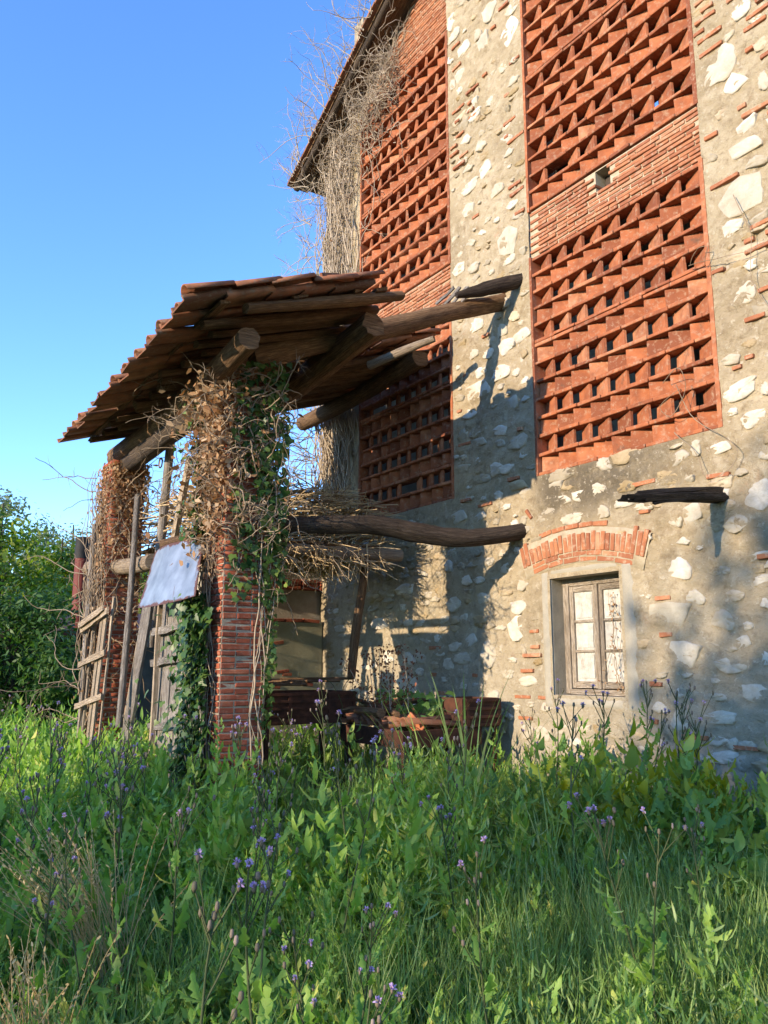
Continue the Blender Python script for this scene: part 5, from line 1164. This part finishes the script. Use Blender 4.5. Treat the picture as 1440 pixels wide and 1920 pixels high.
hs = lambda p: low_(p)*np.clip(.15+1.75*fbm(p[:, 0], p[:, 1], 1.1, 17, 3), .5, 1.5)*RNG.uniform(.7, 1.25, len(p))
stuff('meadow_weeds', [(scatter(v_n, wn, hs(wn)*.95), 0), (scatter(v_m, wm, hs(wm)*1.05), 0), (scatter(v_f, wf, hs(wf)*1.15), 0), (scatter(v_m, wp, hs(wp)*1.0), 0), (scatter(nv, wnn, hs(wnn)), 1), (scatter(nv, wny, hs(wny)*.9), 2)], [MT['weed'], MT['grass'], MT['yleaf']], 'knee-high green thistle leaves and weeds covering the ground', 'weeds')
b_n = [leafy(RNG.uniform(.12, .22), 11, .10, BLF[1], k) for k in range(8)]
bn = pick(dd < 6, 50); yn = pick((dd < 7) & (patch > .56), 5)
stuff('ground_cover', [(scatter(b_n, bn, RNG.uniform(.7, 1.3, len(bn))), 0), (scatter(v_m, yn, hs(yn)*.8), 1)], [MT['weed2'], MT['yleaf']], 'low broad leaves under the weeds', 'ground cover')
g_n = [tuft(20, .42, .007, .45) for k in range(8)]; g_f = [tuft(9, .45, .012, .4, 3) for k in range(6)]
gn = pick(near & (RNG.random(len(ALL)) < .22+gz_*1.0), 210); gm = pick(mid & (RNG.random(len(ALL)) < .2+gz_), 120); gf = pick(far, 16)
stuff('grass', [(scatter(g_n, gn, RNG.uniform(.7, 1.2, len(gn))), 0), (scatter(g_n, gm, RNG.uniform(.8, 1.3, len(gm))), 0), (scatter(g_f, gf, RNG.uniform(.8, 1.3, len(gf))), 0)], [MT['grass']], 'fine green grass blades among the weeds', 'grass')
# leafy shrubs of tall weeds at the wall below and right of the window
sh = [leafy(RNG.uniform(.6, .85), 26, .21, BLF[0] if k % 2 else LF[0], k, .1) for k in range(8)]
def shrub(name, pts, sc, mat, label, group=None):
    for k, (x, y) in enumerate(pts):
        V, T = sh[(k*3+len(name)) % len(sh)]; o = put(bpy.data.objects.new(name, mesh_np(name, V*sc*RNG.uniform(.85, 1.15), [T], MT[mat])), None, (x, y, float(ground_z(x, y))))
        o.rotation_euler = (0, 0, RNG.uniform(0, 6.28)); tag(o, label, 'weed', group)
P_ = [(RNG.uniform(-5.2, -2.5), RNG.uniform(-2.0, -.35)) for _ in range(48)]
shrub('tall_weed', P_, .88, 'weed2', 'tall dark leafy weed growing along the foot of the wall', 'tall weeds along the wall')
P_ = [(RNG.uniform(-4.3, -3.2), RNG.uniform(-1.7, -.7)) for _ in range(11)]
shrub('yellow_green_weed', P_, 1.0, 'yleaf', 'yellow-green leafy weed in the dark weeds right of the window', 'yellow-green weeds by the wall')
P_ = [(RNG.uniform(-9.2, -6.9), RNG.uniform(-3.9, -3.3)) for _ in range(26)]
shrub('tall_weed', P_, .95, 'weed', 'tall green weed growing before the plank door', 'tall weeds before the door')
P_ = [(RNG.uniform(-6.9, -5.9), RNG.uniform(-3.25, -2.5)) for _ in range(14)]
shrub('tall_weed', P_, .8, 'weed', 'tall green weed round the foot of the near pillar', 'tall weeds round the near pillar')
P_ = [(RNG.uniform(-7.8, -6.2), RNG.uniform(-1.7, -.5)) for _ in range(5)]
shrub('tall_weed', P_, .9, 'weed2', 'leafy weed growing up through the rusty trough', 'weeds in the trough')

# thistles in flower
def thistle(h, nfl):
    st = MB(); fl = MB(); hd = MB()
    ln = RNG.normal(0, .08, 2); z = np.linspace(0, h, 9); c = np.stack([ln[0]*z+.02*np.sin(z*6), ln[1]*z+.02*np.cos(z*5), z], 1); st.m = 0
    st.tubes(c[None], .006, .0025, 5); br = [c[-1]]
    for k in range(nfl):
        f = RNG.uniform(.55, .97); b = np.array([np.interp(f*h, z, c[:, i]) for i in range(3)]); az = RNG.uniform(0, 6.28); L = RNG.uniform(.08, .24)*(1.2-f*.6)
        d = np.array([math.cos(az)*.5, math.sin(az)*.5, .9]); p = np.array([b+d*L*t+np.array([0, 0, .1*L*t*t]) for t in (0, .35, .7, 1)]); st.tubes(p[None], .003, .002, 4); br.append(p[-1])
        if RNG.random() < .6:
            e = p[2]+RNG.normal(0, .04, 3)+np.array([0, 0, .04]); st.tubes(np.array([p[1], (p[1]+e)/2, e])[None], .002, .0015, 3); br.append(e)
    st.m = 1
    for k in range(16):
        f = RNG.uniform(.03, .8); b = np.array([np.interp(f*h, z, c[:, i]) for i in range(3)]); V, T = LF[0][k % 3]
        st.add(place_leaf(V, .17*(1.2-f), k*2.4, .35+RNG.normal(0, .2), b), t=T)
    for e in br:
        r = RNG.uniform(.0045, .0075); a = np.arange(6)*math.pi/3
        V = [e+np.array([0, 0, -.012])]+[e+np.array([r*math.cos(x), r*math.sin(x), 0]) for x in a]+[e+np.array([r*.75*math.cos(x), r*.75*math.sin(x), .013]) for x in a]+[e+np.array([0, 0, .016])]
        T = [(0, 1+(i+1) % 6, 1+i) for i in range(6)]+[(7+i, 7+(i+1) % 6, 13) for i in range(6)]; hd.add(V, [(1+i, 1+(i+1) % 6, 7+(i+1) % 6, 7+i) for i in range(6)], T)
        if RNG.random() < .33:
            n = 16; d = RNG.normal(0, .55, (n, 3))+np.array([0, 0, 1.0]); d /= np.linalg.norm(d, axis=1)[:, None]
            fl.leaves(np.repeat([e+np.array([0, 0, .008])], n, 0), .015, RNG.normal(0, 1, (n, 3)), NARROW*np.array([2.2, 1]), .1, 0, d*3)
    if not fl.n: fl.leaves([br[0]], .018, None, NARROW)
    return st.data('thistle', [MT['stem'], MT['weed']]), hd.data('flower_head', MT['bud']), fl.data('petals', MT['flower'])
TV = [thistle(RNG.uniform(.75, 1.0), int(RNG.integers(5, 11))) for _ in range(7)]
TH = [(-4.15, -3.7), (-4.3, -3.62), (-3.67, -4.43), (-2.33, -4.36), (-2.05, -3.26), (-4.07, -2.95), (-1.9, -4.7), (-2.1, -4.94), (-7.42, -4.0), (-6.44, -3.83), (-3.73, -4.9), (-3.44, -3.66), (-3.16, -3.24), (-2.5, -4.2)]
TH += [(RNG.uniform(-7.4, -2.2), RNG.uniform(-4.9, -2.3)) for _ in range(34)]+[(RNG.uniform(-13, -7.2), RNG.uniform(-4.6, -3.4)) for _ in range(14)]+[(RNG.uniform(-7.6, -6.9), RNG.uniform(-2.6, -2.1)) for _ in range(7)]+[(RNG.uniform(-5.0, -3.2), RNG.uniform(-1.4, -.5)) for _ in range(8)]
for k, (x, y) in enumerate(TH):
    A = TV[k % len(TV)]; g = put(bpy.data.objects.new('thistle', A[0]), None, (x, y, float(ground_z(x, y)))); s_ = RNG.uniform(.8, 1.12) if dist(np.array([[x, y, 0]]))[0] < 4 else RNG.uniform(.9, 1.3)
    zone = 'before the plank door and lattice gate' if x < -7.2 and y < -3 else 'behind the near pillar by the iron bin' if x < -6.2 and y > -2.8 else 'at the foot of the wall under the window' if y > -1.5 else 'in the lower right foreground' if y > -.62*(-x)-1.9+.55*0 and x > -3.2 and y > -3.7 else 'in the lower left foreground' if y < -4.25 else 'in the middle of the weeds'
    tag(g, 'thin branching thistle with small lilac heads '+zone, 'thistle', 'thistles '+zone)
    h_ = put(bpy.data.objects.new('flower_head', A[1]), g, g.location); h_['kind'] = 'stuff'; p_ = bpy.data.objects.new('petals', A[2]); COL.objects.link(p_); p_.parent = h_; p_['kind'] = 'stuff'
    g.rotation_euler = (RNG.normal(0, .06), RNG.normal(0, .06), RNG.uniform(0, 6.28)); g.scale = (s_, s_, s_)
# tall grass clumps, dry tuft
def clump(name, x, y, spec, mat, label, cat='grass'):
    V, T = tuft(*spec); o = put(bpy.data.objects.new(name, mesh_np(name, V, [T], MT[mat])), None, (x, y, float(ground_z(x, y)))); return tag(o, label, cat)
clump('tall_grass', -4.45, -2.1, (32, 1.35, .026, .24, 6, .5), 'grass', 'tall broad-bladed grass clump in the middle of the weeds')
clump('tall_grass', -4.75, -1.9, (18, 1.25, .024, .25, 6, .5), 'grass', 'tall grass blades behind the middle clump')
clump('tall_grass', -3.45, -2.35, (20, .95, .017, .3, 6, .6), 'grass', 'thin grass clump right of the middle clump')
clump('tall_grass', -5.5, -1.7, (12, 1.1, .018, .2, 6, .5), 'grass', 'slender grass blades standing before the rusty trough')
def dry(name, x, y, n, h, label, bias):
    st = MB(); ln = RNG.normal(0, .28, (n, 2))+np.array(bias); L = h*RNG.uniform(.6, 1.1, n); o = RNG.normal(0, .07, (n, 2)); t = np.linspace(0, 1, 7)
    P = np.zeros((n, 7, 3)); P[:, :, 0] = o[:, :1]+ln[:, :1]*(t**1.5)[None]*L[:, None]; P[:, :, 1] = o[:, 1:]+ln[:, 1:]*(t**1.5)[None]*L[:, None]; P[:, :, 2] = t[None]*L[:, None]*(1-.12*t[None])
    st.tubes(P, .003, .0015, 3)
    for p in P:
        k = 9; c = p[-1]+(p[-3]-p[-1])*np.linspace(0, 1, k)[:, None]; st.leaves(c, .022, None, NARROW*np.array([1.8, 1]), .1, 0, np.repeat([(p[-1]-p[-2])*20], k, 0))
    o_ = st.build(name, MT['drygrass'], None, (0, 0, 0)); o_.location = (x, y, float(ground_z(x, y))); tag(o_, label, 'dry grass')
dry('dry_grass_tuft', -4.1, -4.52, 75, .92, 'bleached dry grass tuft at lower left', (-.10, -.28))
dry('dry_grass_tuft', -3.3, -5.0, 60, .68, 'smaller bleached grass tuft at the left picture edge', (-.1, -.25))
# brown dead dock by the trough, vine leaves
dk = thing('dead_dock', (-6.85, -1.0, .4), 'rust-brown dead weed standing above the trough', 'dead plant')
m = MB(); n = 7; st = np.stack([RNG.normal(-6.85, .08, n), RNG.normal(-1.0, .06, n), np.full(n, .4)], 1); R = wander(n, 14, st, np.stack([RNG.normal(0, .1, n), RNG.normal(0, .1, n), np.ones(n)], 1), .105, .05); m.tubes(R, .006, .003, 4); m.build('stems', MT['twig'], dk)
m = MB(); c = R[RNG.integers(0, n, 700), RNG.integers(6, 14, 700)]+RNG.normal(0, .035, (700, 3)); m.leaves(c, RNG.uniform(.02, .045, 700), None, DEAD, .5, .8); m.build('dead_leaves', leafmat('rust_leaf', [(0, (.10, .035, .018)), (1, (.26, .10, .05))], .1, .9), dk)
gv = thing('grape_vine', (-7.1, -1.1, .9), 'broad green grape leaves trailing over the rubble', 'vine')
m = MB(); n = 90; m.leaves(np.stack([RNG.uniform(-7.5, -6.6, n), RNG.uniform(-1.0, -.5, n), RNG.uniform(1.0, 1.34, n)], 1), RNG.uniform(.06, .115, n), np.array([.6, -.4, .7]), IVY*np.array([1.25, 1]), .2, .4); m.build('leaves', MT['weed2'], gv)
m = MB(); n = 16; st = np.stack([RNG.uniform(-7.8, -6.5, n), RNG.uniform(-1.4, -.6, n), np.full(n, .9)], 1); m.tubes(wander(n, 14, st, RNG.normal(0, .6, (n, 3))+np.array([0, 0, .8]), .06, .3, grav=.05), .005, .003, 4); m.build('stems', MT['stem'], gv)
